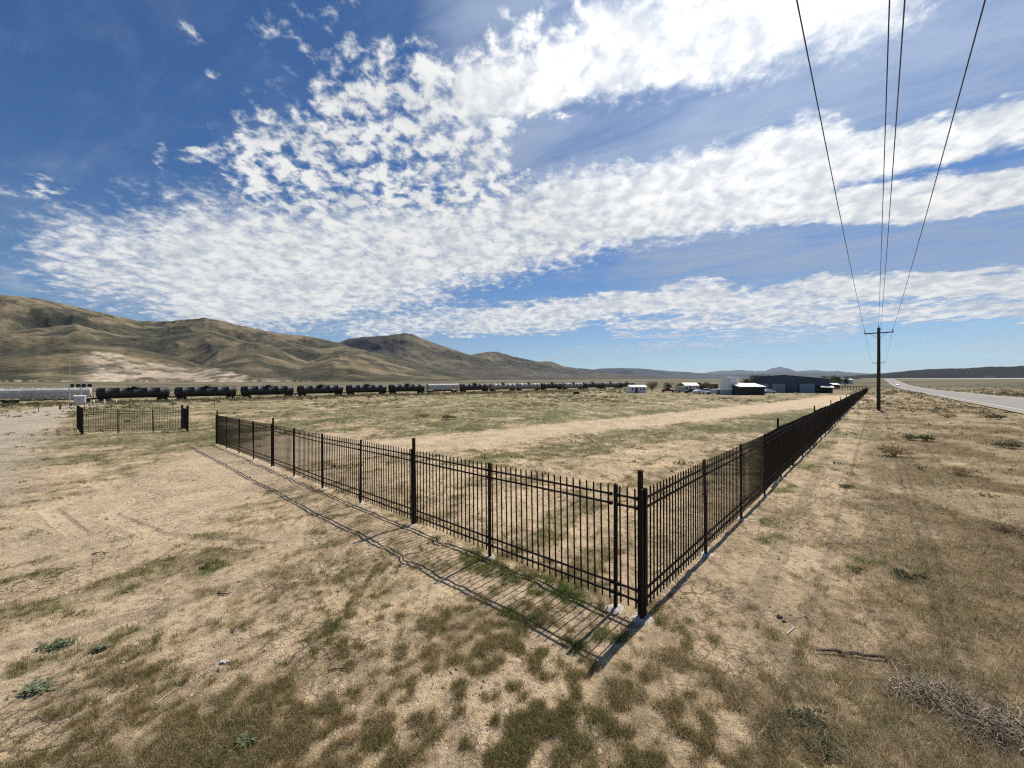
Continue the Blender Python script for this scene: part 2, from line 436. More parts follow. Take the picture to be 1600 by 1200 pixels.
def ground_tone(x, y):
    d, g, s, track, gravel = fields(x, y); r = np.hypot(x, y)
    n = fbm(x*2.6, y*2.6, 4, 3); n2 = fbm(x*.55+9, y*.55, 4, 13)
    # patchiness stretched along the direction the wheels ran
    a, b = ab(x, y); st = fbm(b*.9, a*3.2, 4, 51)
    # far away the clumps are foreshortened into streaks: keep contrast
    nf = fbm(x/5., y/9., 5, 91)
    veg = sst(.0, 1., np.clip(d*1.5 + (n-.5)*2.0*(1-sst(20, 60, r)) + (st-.5)*1.2 + (nf-.5)*1.5*sst(12, 40, r) - .33, 0, 1))
    veg = veg*sst(0.02, .2, d)
    gcol = (DRY[None]*(1-g)[:, None] + GREENG[None]*g[:, None])
    gcol = gcol*(1-s)[:, None] + (STRAWC*.35+DRY*.65)[None]*s[:, None]
    gcol = gcol*(.8+.45*n2)[:, None]
    base = SAND[None]*(.82+.32*n2)[:, None]
    base = base*(1-track)[:, None] + TRK[None]*track[:, None]
    veg = veg*(.55+.33*sst(5, 20, r)); c = base*(1-veg)[:, None] + gcol*veg[:, None]
    gn = (.85+.3*n)[:, None]; hf = sst(.52, .64, fbm(x*7, y*3.2, 3, 66))*(1-sst(40, 90, r)); c = c*(1-.26*hf*(1-.6*track))[:, None]
    c = c*(1-gravel)[:, None] + (GRAV[None]*gn)*gravel[:, None]
    wm = wheel_marks(x, y); c = c*(1-.7*wm)[:, None] + (TRK*1.12)[None]*(.7*wm)[:, None]; rim = sst(.03, .25, wm)*(1-sst(.3, .6, wm)); c = c*(1-.28*rim)[:, None]
    vg = sst(1.2, 4, -a)*sst(4, 10, r)*(1-sst(150, 260, r)); pt = fbm(x/1.6, y/2.2, 5, 144)
    m = (vg*sst(.47, .58, pt)*.75)[:, None]; c = c*(1-m)+np.array([.185, .125, .060])[None]*m
    m = (vg*(1-sst(.36, .45, pt))*.55)[:, None]; c = c*(1-m)+np.array([.50, .40, .25])[None]*m
    ins = sst(14, 30, r)*(1-sst(200, 320, r))*(1-track)*(1-gravel)*(1-vg)
    p2 = fbm(x/1.5, y/3.2, 5, 154); m = (ins*sst(.49, .60, p2)*.62)[:, None]; c = c*(1-m)+np.array([.130, .135, .060])[None]*m
    m = (ins*(1-sst(.38, .46, p2))*.35)[:, None]; c = c*(1-m)+np.array([.46, .38, .25])[None]*m
    # beyond 200 m the plain is sage and pale grass in broad bands
    f = sst(150, 420, r)[:, None]; bands = fbm(x/220, y/60, 4, 101)
    farc = np.array([.125, .115, .064])[None]*(1-sst(.4, .6, bands))[:, None] + np.array([.21, .18, .11])[None]*sst(.4, .6, bands)[:, None]
    return c*(1-f) + farc*f

# ------------------------------------------------------------------ ground sheet
def build_ground():
    az = np.concatenate([np.radians(np.linspace(-180, -62, 60))[:-1], np.radians(np.linspace(-62, 62, 1150)), np.radians(np.linspace(62, 180, 60))[1:]])
    # uniform steps in 1/r near, geometric far
    near = 1/np.linspace(1/2.2, 1/60, 620)
    far = np.geomspace(60, 26000, 260)[1:]
    rr = np.concatenate([[.25, .8, 1.5], near, far])
    A, Rr = np.meshgrid(az, rr); x = (Rr*np.sin(A)).ravel(); y = (Rr*np.cos(A)).ravel()
    z = ground(x, y)
    d, g, s, tr, gv = fields(x, y)
    z = z - .03*sst(.36, .8, wheel_marks(x, y)) + .02*np.clip(d, 0, 1)*(fbm(x*5, y*5, 2, 77))*(1-sst(12, 25, np.hypot(x, y)))
    n, k = len(rr), len(az)
    i = np.arange(n-1)[:, None]*k + np.arange(k-1)[None]
    Q = np.stack([i, i+k, i+k+1, i+1], -1).reshape(-1, 4)[:, ::-1]
    o = mesh_np('ground', np.stack([x, y, z], 1), Q, None, M['ground'], smooth=True, colors=ground_tone(x, y))
    o['kind'] = 'structure'
build_ground()

# ------------------------------------------------------------------ hills
def px_az(px): return np.arctan((np.asarray(px, float)-800)/F)
def hill_layer(name, azr, rr, layers, tonef, mat, nA, nR, nscale, namp):
    az = np.linspace(azr[0], azr[1], nA); r = np.geomspace(rr[0], rr[1], nR)
    A, Rg = np.meshgrid(az, r); x = Rg*np.sin(A); y = Rg*np.cos(A)
    base = EYE + far_elev(x, y)*Rg
    H = base - 6
    wig = fbm(x/ (nscale*1.5), y/(nscale*1.5), 3, 5)-.5
    rid = ridged(x/nscale, y/nscale, 5, 8)
    who = np.zeros(x.shape); Sd = np.zeros(x.shape)
    for li, (pts, rc, foot, back, na) in enumerate(layers):
        pa = px_az([p[0] for p in pts])
        # silhouettes -> elevation -> height at the crest distance
        tanel = np.array([(600-p[1])/math.hypot(F, p[0]-800) for p in pts])
        te = np.interp(A, pa, tanel)
        te0 = te; te = te + (fbm(A*90, A*0+3, 3, 2)-.5)*.0020
        rcl = rc*(1+.06*(fbm(A*5, A*0, 2, 31)-.5))
        cw = sst(.0, 1., 1-np.abs(Rg-rcl)/(rcl*.35))
        Hc = EYE + (te0+(te-te0)*cw)*rcl
        rel = np.clip((Rg-rcl*foot*(1+.18*wig))/(rcl-rcl*foot), 0, 1)
        up = rel*rel*(3-2*rel)*.75 + rel*.25
        dn = 1-sst(0, 1, (Rg-rcl)/(rcl*back))
        S = np.where(Rg <= rcl, up, dn)
        hgt = np.maximum(Hc-base, -5)
        h = base - 7*(1-sst(0, .06, S)) + hgt*S
        damp = 4*S*(1-S) + .0
        h = h + hgt*(rid-.62)*na*damp + hgt*.05*(fbm(x/90, y/90, 4, 19)-.5)*damp
        who = np.where(h > H, li, who); Sd = np.where(h > H, S, Sd)
        H = np.maximum(H, h)
    z = H
    k = nA; i = np.arange(nR-1)[:, None]*k + np.arange(k-1)[None]
    Q = np.stack([i, i+k, i+k+1, i+1], -1).reshape(-1, 4)[:, ::-1]
    c = tonef(x.ravel(), y.ravel(), z.ravel(), A.ravel(), Rg.ravel(), z, (who.ravel(), Sd.ravel()))
    o = mesh_np(name, np.stack([x.ravel(), y.ravel(), z.ravel()], 1), Q, None, mat, smooth=True, colors=c)
    o['kind'] = 'structure'; return o
sky_l = [(-700,470),(-300,455),(-60,459),(0,460),(30,462),(80,470),(130,482),(215,501),(260,502),(320,496),(350,503),(400,515),(440,522),(480,525),(512,531),(560,545),(620,560),(700,580),(760,592),(800,600)]
mid_l = [(-700,500),(-100,512),(0,520),(60,512),(120,507),(190,524),(250,527),(330,518),(400,540),(450,535),(500,545),(540,540),(600,560),(660,578),(720,592),(760,600)]
low_l = [(-700,540),(-60,548),(0,556),(60,543),(130,539),(190,542),(250,553),(300,566),(340,580),(390,592),(420,599),(700,601)]
rnd_l = [(260,601),(300,582),(340,566),(375,556),(400,554),(440,563),(470,573),(490,568),(520,560),(560,566),(600,578),(650,588),(700,596),(740,600)]
rn2_l = [(300,575),(340,548),(385,536),(425,541),(455,556),(480,566),(520,556),(560,550),(600,562),(640,575),(700,590),(740,600)]
def tone_left(x, y, z, A, Rg, Z, RG):
    n = fbm(x/260, y/260, 5, 3); n2 = fbm(x/70, y/70, 4, 7)
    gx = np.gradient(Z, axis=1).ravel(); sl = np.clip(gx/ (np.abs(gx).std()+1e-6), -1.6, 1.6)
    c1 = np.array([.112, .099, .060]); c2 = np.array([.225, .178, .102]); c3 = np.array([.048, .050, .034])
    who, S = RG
    # sage and cured grass; paler crests and dark draws also paint in hill shading
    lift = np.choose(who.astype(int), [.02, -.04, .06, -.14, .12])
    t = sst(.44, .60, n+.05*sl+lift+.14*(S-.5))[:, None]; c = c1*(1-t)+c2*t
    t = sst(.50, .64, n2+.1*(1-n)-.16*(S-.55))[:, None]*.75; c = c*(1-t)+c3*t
    t = (sst(.93, 1., S)*sst(.42, .55, fbm(x/120, y/120, 2, 71))*.55)[:, None]; c = c*(1-t)+np.array([.34, .27, .16])*t
    # pale quarried cut at the foot
    px = 800+F*np.tan(A); py = 600-(z-EYE)/Rg*np.hypot(F, px-800)
    qx = np.interp(px, [120,150,200,260,330,380,420,460], [0,1,1,1,1,1,.6,0])
    top = np.interp(px, [120,150,190,240,300,350,400,460], [556,547,552,566,573,578,588,592])
    q = qx*sst(-1.5, 1.5, py-top+(n2-.5)*12)*(1-.75*sst(.53, .60, fbm(x/34, y/34, 5, 17)))
    q = q*(Rg < 1700)
    pale = np.array([.55, .44, .32])
    c = c*(1-q[:, None]*.9)+pale*(q[:, None]*.9)
    # pale bare tracks and the sandy edge at the foot
    e = (1-sst(.0, 3.5, np.abs(py-595.5)))*sst(.40, .7, fbm(A*160, Rg/60, 3, 55))*(1-sst(430, 520, px))
    c = c*(1-.7*e[:, None])+pale*(.7*e[:, None])
    return c
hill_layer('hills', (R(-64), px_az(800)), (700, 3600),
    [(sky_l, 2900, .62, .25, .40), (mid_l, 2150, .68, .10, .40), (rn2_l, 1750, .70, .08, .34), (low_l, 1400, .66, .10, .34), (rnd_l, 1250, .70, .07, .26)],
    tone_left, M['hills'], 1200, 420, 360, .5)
h2 = [(440,575),(490,556),(515,540),(545,529),(570,526),(600,524),(632,522),(645,525),(660,532),(700,545),(735,556),(770,566),(830,577),(900,586),(960,592),(1000,596)]
h3 = [(640,575),(700,563),(735,554),(765,550),(790,554),(800,557),(840,566),(862,567),(880,574),(905,579),(940,584),(1000,588),(1060,592)]
h2b = [(430,585),(500,566),(545,552),(600,545),(640,553),(680,565),(720,574),(800,583),(900,589),(980,594)]
def tone_mid(x, y, z, A, Rg, Z, RG):
    n = fbm(x/420, y/420, 5, 23); n2 = fbm(x/120, y/120, 4, 27)
    px = 800+F*np.tan(A); py = 600-(z-EYE)/Rg*np.hypot(F, px-800)
    c1 = np.array([.085, .075, .052]); c2 = np.array([.18, .15, .095])
    t = sst(.42, .6, n)[:, None]; c = c1*(1-t)+c2*t
    # the dark burnt basalt shoulder
    k = (1-sst(30, 75, np.abs(px-585)))*(1-sst(5, 17, np.abs(py-541-(px-585)*.14)))
    k = k*sst(.3, .5, n2+.15); c = c*(1-.8*k[:, None])+np.array([.035, .033, .037])*(.8*k[:, None])
    b = (1-sst(570, 581, py))*0+sst(566, 578, py)*.65
    c = c*(1-b[:, None])+np.array([.10, .088, .075])*b[:, None]
    return c
hill_layer('hills', (px_az(400), px_az(1080)), (2300, 6600),
    [(h3, 5600, .5, .12, .5), (h2, 4300, .55, .15, .5), (h2b, 3400, .68, .15, .4)], tone_mid, M['hills'], 760, 220, 520, .5)
h4 = [(830,600),(850,577),(880,573),(930,578),(960,584),(1000,588),(1080,592),(1120,598)]
h5 = [(760,585),(850,585),(900,581),(940,576.5),(970,575.5),(1000,577),(1040,580),(1075,582),(1110,584),(1180,584),(1280,583),(1400,586)]
h6 = [(900,588),(1090,584),(1120,580),(1150,578),(1180,580),(1195,580),(1207,576),(1219,573.5),(1233,577),(1245,580.5),(1270,578.5),(1290,580),(1310,580),(1340,583),(1400,585)]
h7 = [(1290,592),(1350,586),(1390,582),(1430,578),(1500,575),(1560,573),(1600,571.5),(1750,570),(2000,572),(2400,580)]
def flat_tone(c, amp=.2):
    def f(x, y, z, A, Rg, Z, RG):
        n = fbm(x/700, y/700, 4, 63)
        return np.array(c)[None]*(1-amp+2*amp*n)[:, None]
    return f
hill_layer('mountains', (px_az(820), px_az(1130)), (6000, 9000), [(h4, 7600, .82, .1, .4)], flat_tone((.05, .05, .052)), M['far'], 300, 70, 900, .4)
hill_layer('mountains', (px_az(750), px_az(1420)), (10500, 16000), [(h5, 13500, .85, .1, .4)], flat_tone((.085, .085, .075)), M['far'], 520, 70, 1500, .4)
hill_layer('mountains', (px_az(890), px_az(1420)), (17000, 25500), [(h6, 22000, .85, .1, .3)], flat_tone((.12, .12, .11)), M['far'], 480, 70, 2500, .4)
hill_layer('hills', (px_az(1280), R(72)), (2900, 5000), [(h7, 3900, .80, .15, .2)], flat_tone((.010, .012, .010)), M['far'], 600, 90, 900, .3)  # near-black tone keeps a cloud's shadow in the hill colour

# ------------------------------------------------------------------ roads
def strip(name, mat, offs, w, lift, s0, s1, P0, step=4., kind='structure', D=RD):
    N = (D[1], -D[0]); s = np.unique(np.concatenate([np.arange(s0, min(s1, 300), step), np.geomspace(max(300, s0), s1, 90)])) if s1 > 300 else np.arange(s0, s1, step)
    cr = np.linspace(0, w, max(2, int(w/1.5)+1)); S, W = np.meshgrid(s, cr, indexing='ij')
    x = P0[0]+D[0]*S+N[0]*(W+offs); y = P0[1]+D[1]*S+N[1]*(W+offs)
    xm = P0[0]+D[0]*S+N[0]*4.5; ym = P0[1]+D[1]*S+N[1]*4.5
    z = ground(xm, ym, False)+lift+.10
    k = len(cr); i = np.arange(len(s)-1)[:, None]*k+np.arange(k-1)[None]
    Q = np.stack([i, i+k, i+k+1, i+1], -1).reshape(-1, 4)[:, ::-1]
    V = np.stack([x.ravel(), y.ravel(), z.ravel()], 1)
    # skirt down to the ground
    o = mesh_np(name, V, Q, None, mat, smooth=False); 
    if kind: o['kind'] = kind
    return o
P0 = (57.0, 43.2)
M['gravel'] = simple('shoulder_gravel', (.33, .28, .21), .95, 0, .3, 4)
strip('road_shoulder', M['gravel'], -1.3, 11.9, .0, -60, 1500, P0)
strip('road', M['road'], -.3, 9.7, .012, -60, 1500, P0)
strip('road_markings', M['paint'], 0., .16, .02, -60, 1200, P0)
strip('road_markings', M['paint'], 8.9, .16, .02, -60, 1200, P0)
def dashes():
    V = []; Q = []
    N = (RD[1], -RD[0])
    for k in range(60):
        s = -50+12*k; n = len(V)
        for (ss, ww) in ((s, 4.45), (s, 4.6), (s+3.5, 4.6), (s+3.5, 4.45)):
            xm = P0[0]+RD[0]*ss+N[0]*4.5; ym = P0[1]+RD[1]*ss+N[1]*4.5
            V.append((P0[0]+RD[0]*ss+N[0]*ww, P0[1]+RD[1]*ss+N[1]*ww, float(ground(np.array([xm]), np.array([ym]), False)[0])+.122))
        Q.append((n, n+1, n+2, n+3))
    o = mesh_np('road_markings', V, Q, None, simple('yellow_line_paint', (.55, .40, .08), .7)); o['kind'] = 'structure'
dashes()
def far_road(P, D, L, w):
    N = (D[1], -D[0]); V = []; Q = []
    for i in range(60):
        s = L*i/59
        for k, h in ((-5, -1.), (0, 1.9), (w, 1.9), (w+5, -1.)):
            x = P[0]+D[0]*s+N[0]*k; y = P[1]+D[1]*s+N[1]*k
            V.append((x, y, float(ground(np.array([x]), np.array([y]), False)[0])+h))
        if i:
            n = 4*i
            for j in range(3): Q.append((n-4+j, n-3+j, n+1+j, n+j))
    o = mesh_np('motorway', V, Q, None, simple('pale_concrete_road', (.46, .43, .38), .9, 0, .1, .02)); o['kind'] = 'structure'
def dirn(a, b):
    d = math.hypot(b[0]-a[0], b[1]-a[1]); return ((b[0]-a[0])/d, (b[1]-a[1])/d), d
pA = (atY(1900, 470), 470.); pB = (atY(1345, 1700), 1700.)
D_, L_ = dirn(pA, pB); far_road(pA, D_, L_, 26)

# ------------------------------------------------------------------ fences
def picket_mb(n, L):
    mb = MB()
    for k in range(n):
        x = L*(k+.5)/n; w = .0083
        mb.box(x-w, x+w, -w, w, .115, 1.665)
        mb.raw([(x-w,-w,1.665),(x+w,-w,1.665),(x+w,w,1.665),(x-w,w,1.665),(x,0,1.69)], [(0,1,4),(1,2,4),(2,3,4),(3,0,4)])
    return mb
def rail_mb(L, z):
    mb = MB(); mb.box(0.0, L, -.012, .012, z-.0125, z+.0125)
    for e in (0.0, L-.045): mb.box(e, e+.045, -.019, .019, z-.021, z+.021)
    return mb
_cache = {}
def panel(parent, loc, rz, slope, L, n):
    key = (round(L, 2), n)
    if key not in _cache:
        p = picket_mb(n, L-.05).build('panel', M['fence'], None)
        for z in (.224, .357, 1.43, 1.554): rail_mb(L-.05, z).build('rail', M['fence'], p)
        _cache[key] = p; q = p
    else:
        src = _cache[key]; q = src.copy(); col.objects.link(q)
        for ch in src.children:
            c = ch.copy(); col.objects.link(c); c.parent = q
    q.parent = parent; q.location = loc; q.rotation_euler = (0, -slope, rz)
    return q
def post_mb(h, w=.021):
    mb = MB(); mb.box(-w, w, -w, w, -.1, h); mb.box(-w-.004, w+.004, -w-.004, w+.004, h, h+.012)
    mb.raw([(-w,-w,h+.012),(w,-w,h+.012),(w,w,h+.012),(-w,w,h+.012),(0,0,h+.028)], [(0,1,4),(1,2,4),(2,3,4),(3,0,4)])
    return mb
def footing_mesh(seed):
    rr = random.Random(seed); mb = MB(); n = 14; vs = [(0, 0, .028)]
    for ring, (s, z) in enumerate(((.6, .026), (1., -.03))):
        for k in range(n):
            a = 2*math.pi*k/n; q = (.135 if ring == 0 else .15)*s*(1+rr.uniform(-.22, .22))
            vs.append((q*math.cos(a)*1.15, q*math.sin(a), z+rr.uniform(-.006, .006)))
    fs = [(0, 1+k, 1+(k+1) % n) for k in range(n)] + [(1+k, 1+n+k, 1+n+(k+1) % n, 1+(k+1) % n) for k in range(n)]
    mb.raw(vs, fs, True); return mb
FOOT = [footing_mesh(i).build('footing', M['concrete'], None) for i in range(4)]
_post = {}
footused = [0, 0, 0, 0]
def post(parent, loc, h, foot=True, w=.021, rz=0):
    key = (h, w)
    if key in _post: p = _post[key].copy(); col.objects.link(p)
    else: p = _post[key] = post_mb(h, w).build('post', M['fence'], None)
    p.parent = parent; p.location = loc; p.rotation_euler = (R(random.gauss(0, .35)), R(random.gauss(0, .35)), rz)
    if foot:
        i = random.randrange(4)
        if footused[i] == 0: f = FOOT[i]; footused[i] = 1
        else: f = FOOT[i].copy(); col.objects.link(f)
        f.parent = p; f.location = (0, 0, 0); f.rotation_euler = (0, 0, random.uniform(0, 6))
    return p
def run_fence(name, label, start, D, posts, tall, first=None):
    """posts: distances along D; tall: indices with a tall sleeve post"""
    zb = gz(*start); root = empty(name, (start[0], start[1], zb), 0, label, 'fence')
    rz = math.atan2(D[1], D[0]); N = (-D[1]*1., D[0]*1.)
    P = []
    for s in posts:
        x, y = start[0]+D[0]*s, start[1]+D[1]*s; P.append((x-start[0], y-start[1], gz(x, y)-zb))
    for i, p in enumerate(P):
        post(root, p, 1.675, rz=rz, foot=True)
        if i in tall:
            q = tall[i]; post(root, (p[0]+q[0], p[1]+q[1], p[2]), 1.905, foot=False, w=.027, rz=rz)
        if i:
            a = P[i-1]; L = posts[i]-posts[i-1]; sl = math.atan2(p[2]-a[2], L)
            panel(root, (a[0]+D[0]*.025, a[1]+D[1]*.025, a[2]), rz, sl, L, max(2, round(L/.116)))
    return root
C0 = (CX, CY)
# short arm running away to the left
pl = [0.0, .37]+[.37+2.445*k for k in range(1, 11)]
tl = {0: (0.005, .066), 3: (LD[1]*-.0-.0+.045, .05), 7: (.045, .05), 11: (.0, .066)}
run_fence('metal_fence', 'short arm of the black picket fence, running left from the corner post', C0, LD, pl, tl)
pr = [2.508*k+.075 for k in range(0, 81)]
tr_ = {k: (-.05, .05) for k in range(4, 81, 4)}
run_fence('metal_fence', 'long arm of the black picket fence, running right towards the blue shed', C0, RD, pr, tr_)
for o in FOOT:
    if o.parent is None: bpy.data.objects.remove(o)
# separate section by the gravel lane
x0, Y0 = atY(293, 28.8), 28.8; x1, Y1 = atY(128, 27.6), 27.6
Dg, Lg = dirn((x0, Y0), (x1, Y1))
def fence_block():
    zb = gz(x0, Y0); root = empty('metal_fence', (x0, Y0, zb), 0, 'detached black picket fence section beside the gravel lane, before the tank cars', 'fence')
    rz = math.atan2(Dg[1], Dg[0]); n = 3; st = Lg/n
    prev = None
    for i in range(n+1):
        s = i*st; x, y = x0+Dg[0]*s, Y0+Dg[1]*s; p = (x-x0, y-Y0, gz(x, y)-zb)
        post(root, p, 1.9 if i in (0, n) else 1.675, foot=False, w=.05 if i in (0, n) else .021, rz=rz)
        if prev: panel(root, prev, rz, math.atan2(p[2]-prev[2], st), st, 21)
        prev = p
    for (px_, Yb, pe, Ye) in ((293, 28.8, 284.5, 31.0), (128, 27.6, 121.5, 33.0)):
        a = (atY(px_, Yb), Yb); b = (atY(pe, Ye), Ye); d, L = dirn(a, b)
        za, zb2 = gz(*a)-zb, gz(*b)-zb; nn = max(1, round(L/2.445)); st2 = L/nn
        for i in range(nn):
            panel(root, (a[0]-x0+d[0]*st2*i, a[1]-Y0+d[1]*st2*i, za+(zb2-za)*i/nn), math.atan2(d[1], d[0]), math.atan2(zb2-za, L), st2, 21)
            post(root, (a[0]-x0+d[0]*st2*(i+1), a[1]-Y0+d[1]*st2*(i+1), za+(zb2-za)*(i+1)/nn), 1.9, foot=False, w=.05)
fence_block()

# T-post and wire fence along the railway land
def wire_fence():
    path = [(atY(60, 62), 62), (atY(270, 65), 65), (atY(392, 75), 75), (atY(576, 92), 92), (atY(764, 105), 105), (atY(905, 118), 118), (atY(1000, 128), 128)]
    root = empty('wire_fence', (path[0][0], path[0][1], gz(*path[0])), 0, 'sagging wire fence on thin steel posts between the field and the tank cars', 'fence')
    zb = root.location.z; pts = []
    for (a, b) in zip(path[:-1], path[1:]):
        d, L = dirn(a, b); n = max(1, round(L/6.5))
        for i in range(n): pts.append((a[0]+(b[0]-a[0])*i/n, a[1]+(b[1]-a[1])*i/n))
    pts.append(path[-1]); mb = MB(); mb.box(-.03, .03, -.02, .02, -.2, 1.45); mb.box(-.045, .045, -.006, .006, -.2, 1.45)
    pm = None
    for p in pts:
        if pm is None: q = pm = mb.build('post', M['tpost'], None)
        else: q = pm.copy(); col.objects.link(q)
        q.parent = root; q.location = (p[0]-root.location.x, p[1]-root.location.y, gz(*p)-zb); q.rotation_euler = (R(random.uniform(-3, 3)), R(random.uniform(-3, 3)), 0)
    for h in (.5, .9, 1.3):
        w = MB(); w.tube([(p[0]-root.location.x, p[1]-root.location.y, gz(*p)-zb+h) for p in pts], .005, 3); w.build('wire', M['wire'], root)
wire_fence()
# rail fence behind the blue shed
def corral():
    a = (atY(1300, 190), 190.); b = (atY(1352, 172), 172.); d, L = dirn(a, b)
    root = empty('rail_fence', (a[0], a[1], gz(*a)), math.atan2(d[1], d[0]), 'low brown wooden rail fence beyond the end of the blue shed', 'fence')
    n = 12; src = None
    for i in range(n+1):
        mb = MB(); mb.tube([(L*i/n, 0, -.2), (L*i/n, 0, 2.1)], .11, 6); mb.build('post', M['rust'], root)
    for z in (.7, 1.3, 1.9):
        mb = MB(); mb.box(0, L, -.03, .03, z-.07, z+.07); mb.build('rail', M['rust'], root)
corral()

# ------------------------------------------------------------------ power line
PP = (43.55, 46.0); PD = ((43.55-6.93)/math.hypot(36.62, 38.9), 38.9/math.hypot(36.62, 38.9))
PN = (PD[1], -PD[0])
def utility_pole(x, y, label):
    zb = gz(x, y); root = empty('utility_pole', (x, y, zb), math.atan2(PN[1], PN[0]), label, 'utility pole')
    mb = MB(); mb.tube([(0,0,-.5), (0,0,3), (0.02,0,6.5), (0,0,9.75)], [.19, .175, .155, .13], 12); mb.build('pole', M['pole'], root)
    mb = MB(); mb.box(-1.28, 1.28, -.20, -.12, 9.05, 9.17); arm = mb.build('crossarm', M['pole'], root)
    for s in (-1, 1):
        b = MB(); b.tube([(s*.75, -.215, 9.03), (0.0, -.17, 8.45)], .02, 4); b.build('brace', M['wire'], root)
        ins = MB(); ins.lathe([(.02, 9.17), (.02, 9.27), (.055, 9.28), (.04, 9.33), (.065, 9.34), (.045, 9.40), (.055, 9.41), (.03, 9.47)], 10, 'z', (s*1.2, -.16, 0)); ins.build('insulator', M['insul'], root)
    ins = MB(); ins.lathe([(.02, 9.72), (.02, 9.85), (.055, 9.86), (.04, 9.9), (.06, 9.91), (.03, 9.98)], 10, 'z', (0, 0, 0)); ins.build('insulator', M['insul'], root)
    ins = MB(); ins.lathe([(.02, 9.45), (.05, 9.47), (.035, 9.53), (.05, 9.56), (.03, 9.6)], 10, 'z', (.19, 0, 0)); ins.build('insulator', M['insul'], root)
    return root
utility_pole(PP[0], PP[1], 'tall dark wooden power pole with one crossarm beside the long picket fence')
P2 = (PP[0]*(1+90/63.3), PP[1]*(1+90/63.3)); PB = (PP[0]-PD[0]*85, PP[1]-PD[1]*85)
utility_pole(P2[0], P2[1], 'second wooden power pole farther off, directly behind the near one')
def power_wires():
    for off, hh, lab in ((-1.2, 9.45, 'leftmost overhead wire, slung from the left end of the crossarm'), (0, 9.97, 'overhead wire tied to the very top of the power pole'),
                         (.19, 9.6, 'overhead wire just right of the pole-top wire, the closest of the pair'), (1.2, 9.45, 'rightmost overhead wire, slung from the right end of the crossarm')):
        pts = []; base = gz(*PP)
        def span(A, B, za, zc, sag, n):
            for i in range(n+1):
                t = i/n; pts.append((A[0]+(B[0]-A[0])*t+PN[0]*off, A[1]+(B[1]-A[1])*t+PN[1]*off, za+(zc-za)*t-4*sag*t*(1-t)))
        span(PB, PP, hh+1.6, base+hh, .75, 40); span(PP, P2, base+hh, gz(*P2)+hh, 1.0, 24)
        mb = MB(); mb.tube(pts, .0125, 5); tag(mb.build('power_line', M['wire']), lab, 'power line', 'overhead wires on the power pole')
power_wires()

# ------------------------------------------------------------------ train
RLD = (.7972, .6037); RL0 = (-126., 118.)
def rail_z(x, y): return ground(np.asarray(x, float), np.asarray(y, float), False)+.12
def rail_pt(s): return (RL0[0]+RLD[0]*s, RL0[1]+RLD[1]*s)
def railway():
    N = (-RLD[1], RLD[0]); s = np.arange(-160, 420, 4.)
    prof = [(-3.4, -.75), (-1.7, -.10), (1.7, -.10), (3.4, -.75)]
    V = []; 
    for t in s:
        x, y = rail_pt(t); z = float(rail_z(x, y))
        for o_, dz in prof: V.append((x+N[0]*o_, y+N[1]*o_, z+dz))
    k = 4; i = np.arange(len(s)-1)[:, None]*k+np.arange(k-1)[None]
    Q = np.stack([i, i+k, i+k+1, i+1], -1).reshape(-1, 4)
    o = mesh_np('railway_bed', V, Q, None, M['ballast']); o['kind'] = 'structure'
    for o_ in (-.72, .72):
        mb = MB(); mb.tube([(rail_pt(t)[0]+N[0]*o_, rail_pt(t)[1]+N[1]*o_, float(rail_z(*rail_pt(t)))-.07) for t in s], .07, 4); mb.build('rail', M['steel'], o)
    tb = MB()
    for t in np.arange(-155, 40, .6):
        x, y = rail_pt(t); z = float(rail_z(x, y)); c, q = RLD
        vs = []
        for dx, dy in ((-.11, -1.3), (.11, -1.3), (.11, 1.3), (-.11, 1.3)):
            for dz in (-.14, -.085): vs.append((x+c*dx-q*dy, y+q*dx+c*dy, z+dz))
        tb.raw(vs, [(1,3,5,7),(0,1,3,2),(2,3,5,4),(4,5,7,6),(6,7,1,0)])
    t_ = tb.build('ties', M['tie'], o); t_['kind'] = 'stuff'
railway()
def bogie(parent, x):
    mb = MB()
    for s in (-1, 1):
        mb.prism([(-1.25, .42), (-.9, .62), (-.4, .40), (.4, .40), (.9, .62), (1.25, .42), (1.25, .56), (.95, .78), (.35, .72), (-.35, .72), (-.95, .78), (-1.25, .56)], s*.98-.06, s*.98+.06)
    mb.box(-.25, .25, -.98, .98, .5, .8)
    b = mb.build('bogie', M['running'], parent, (x, 0, 0))
    for dx in (-.88, .88):
        for s in (-1, 1):
            w = MB(); w.lathe([(.08, -.07), (.44, -.07), (.46, .0), (.48, .05), (.48, .07), (.08, .07)], 18, 'y', (dx, s*.76, .46)); w.build('wheel', M['running'], b)
    return b
def coupler(parent, x):
    mb = MB(); s = 1 if x > 0 else -1
    mb.box(min(x, x-s*.9), max(x, x-s*.9), -.09, .09, .78, .96); mb.box(min(x-s*.05, x+s*.22), max(x-s*.05, x+s*.22), -.17, .17, .70, 1.04); mb.build('coupler', M['running'], parent)
def ladder(parent, x, y, z0, z1, mat):
    mb = MB()
    for dx in (-.2, .2): mb.box(x+dx-.02, x+dx+.02, y-.02, y+.02, z0, z1)
    z = z0+.15
    while z < z1: mb.box(x-.2, x+.2, y-.012, y+.012, z, z+.03); z += .35
    mb.build('ladder', mat, parent)
TG = 'tank cars in the freight train'
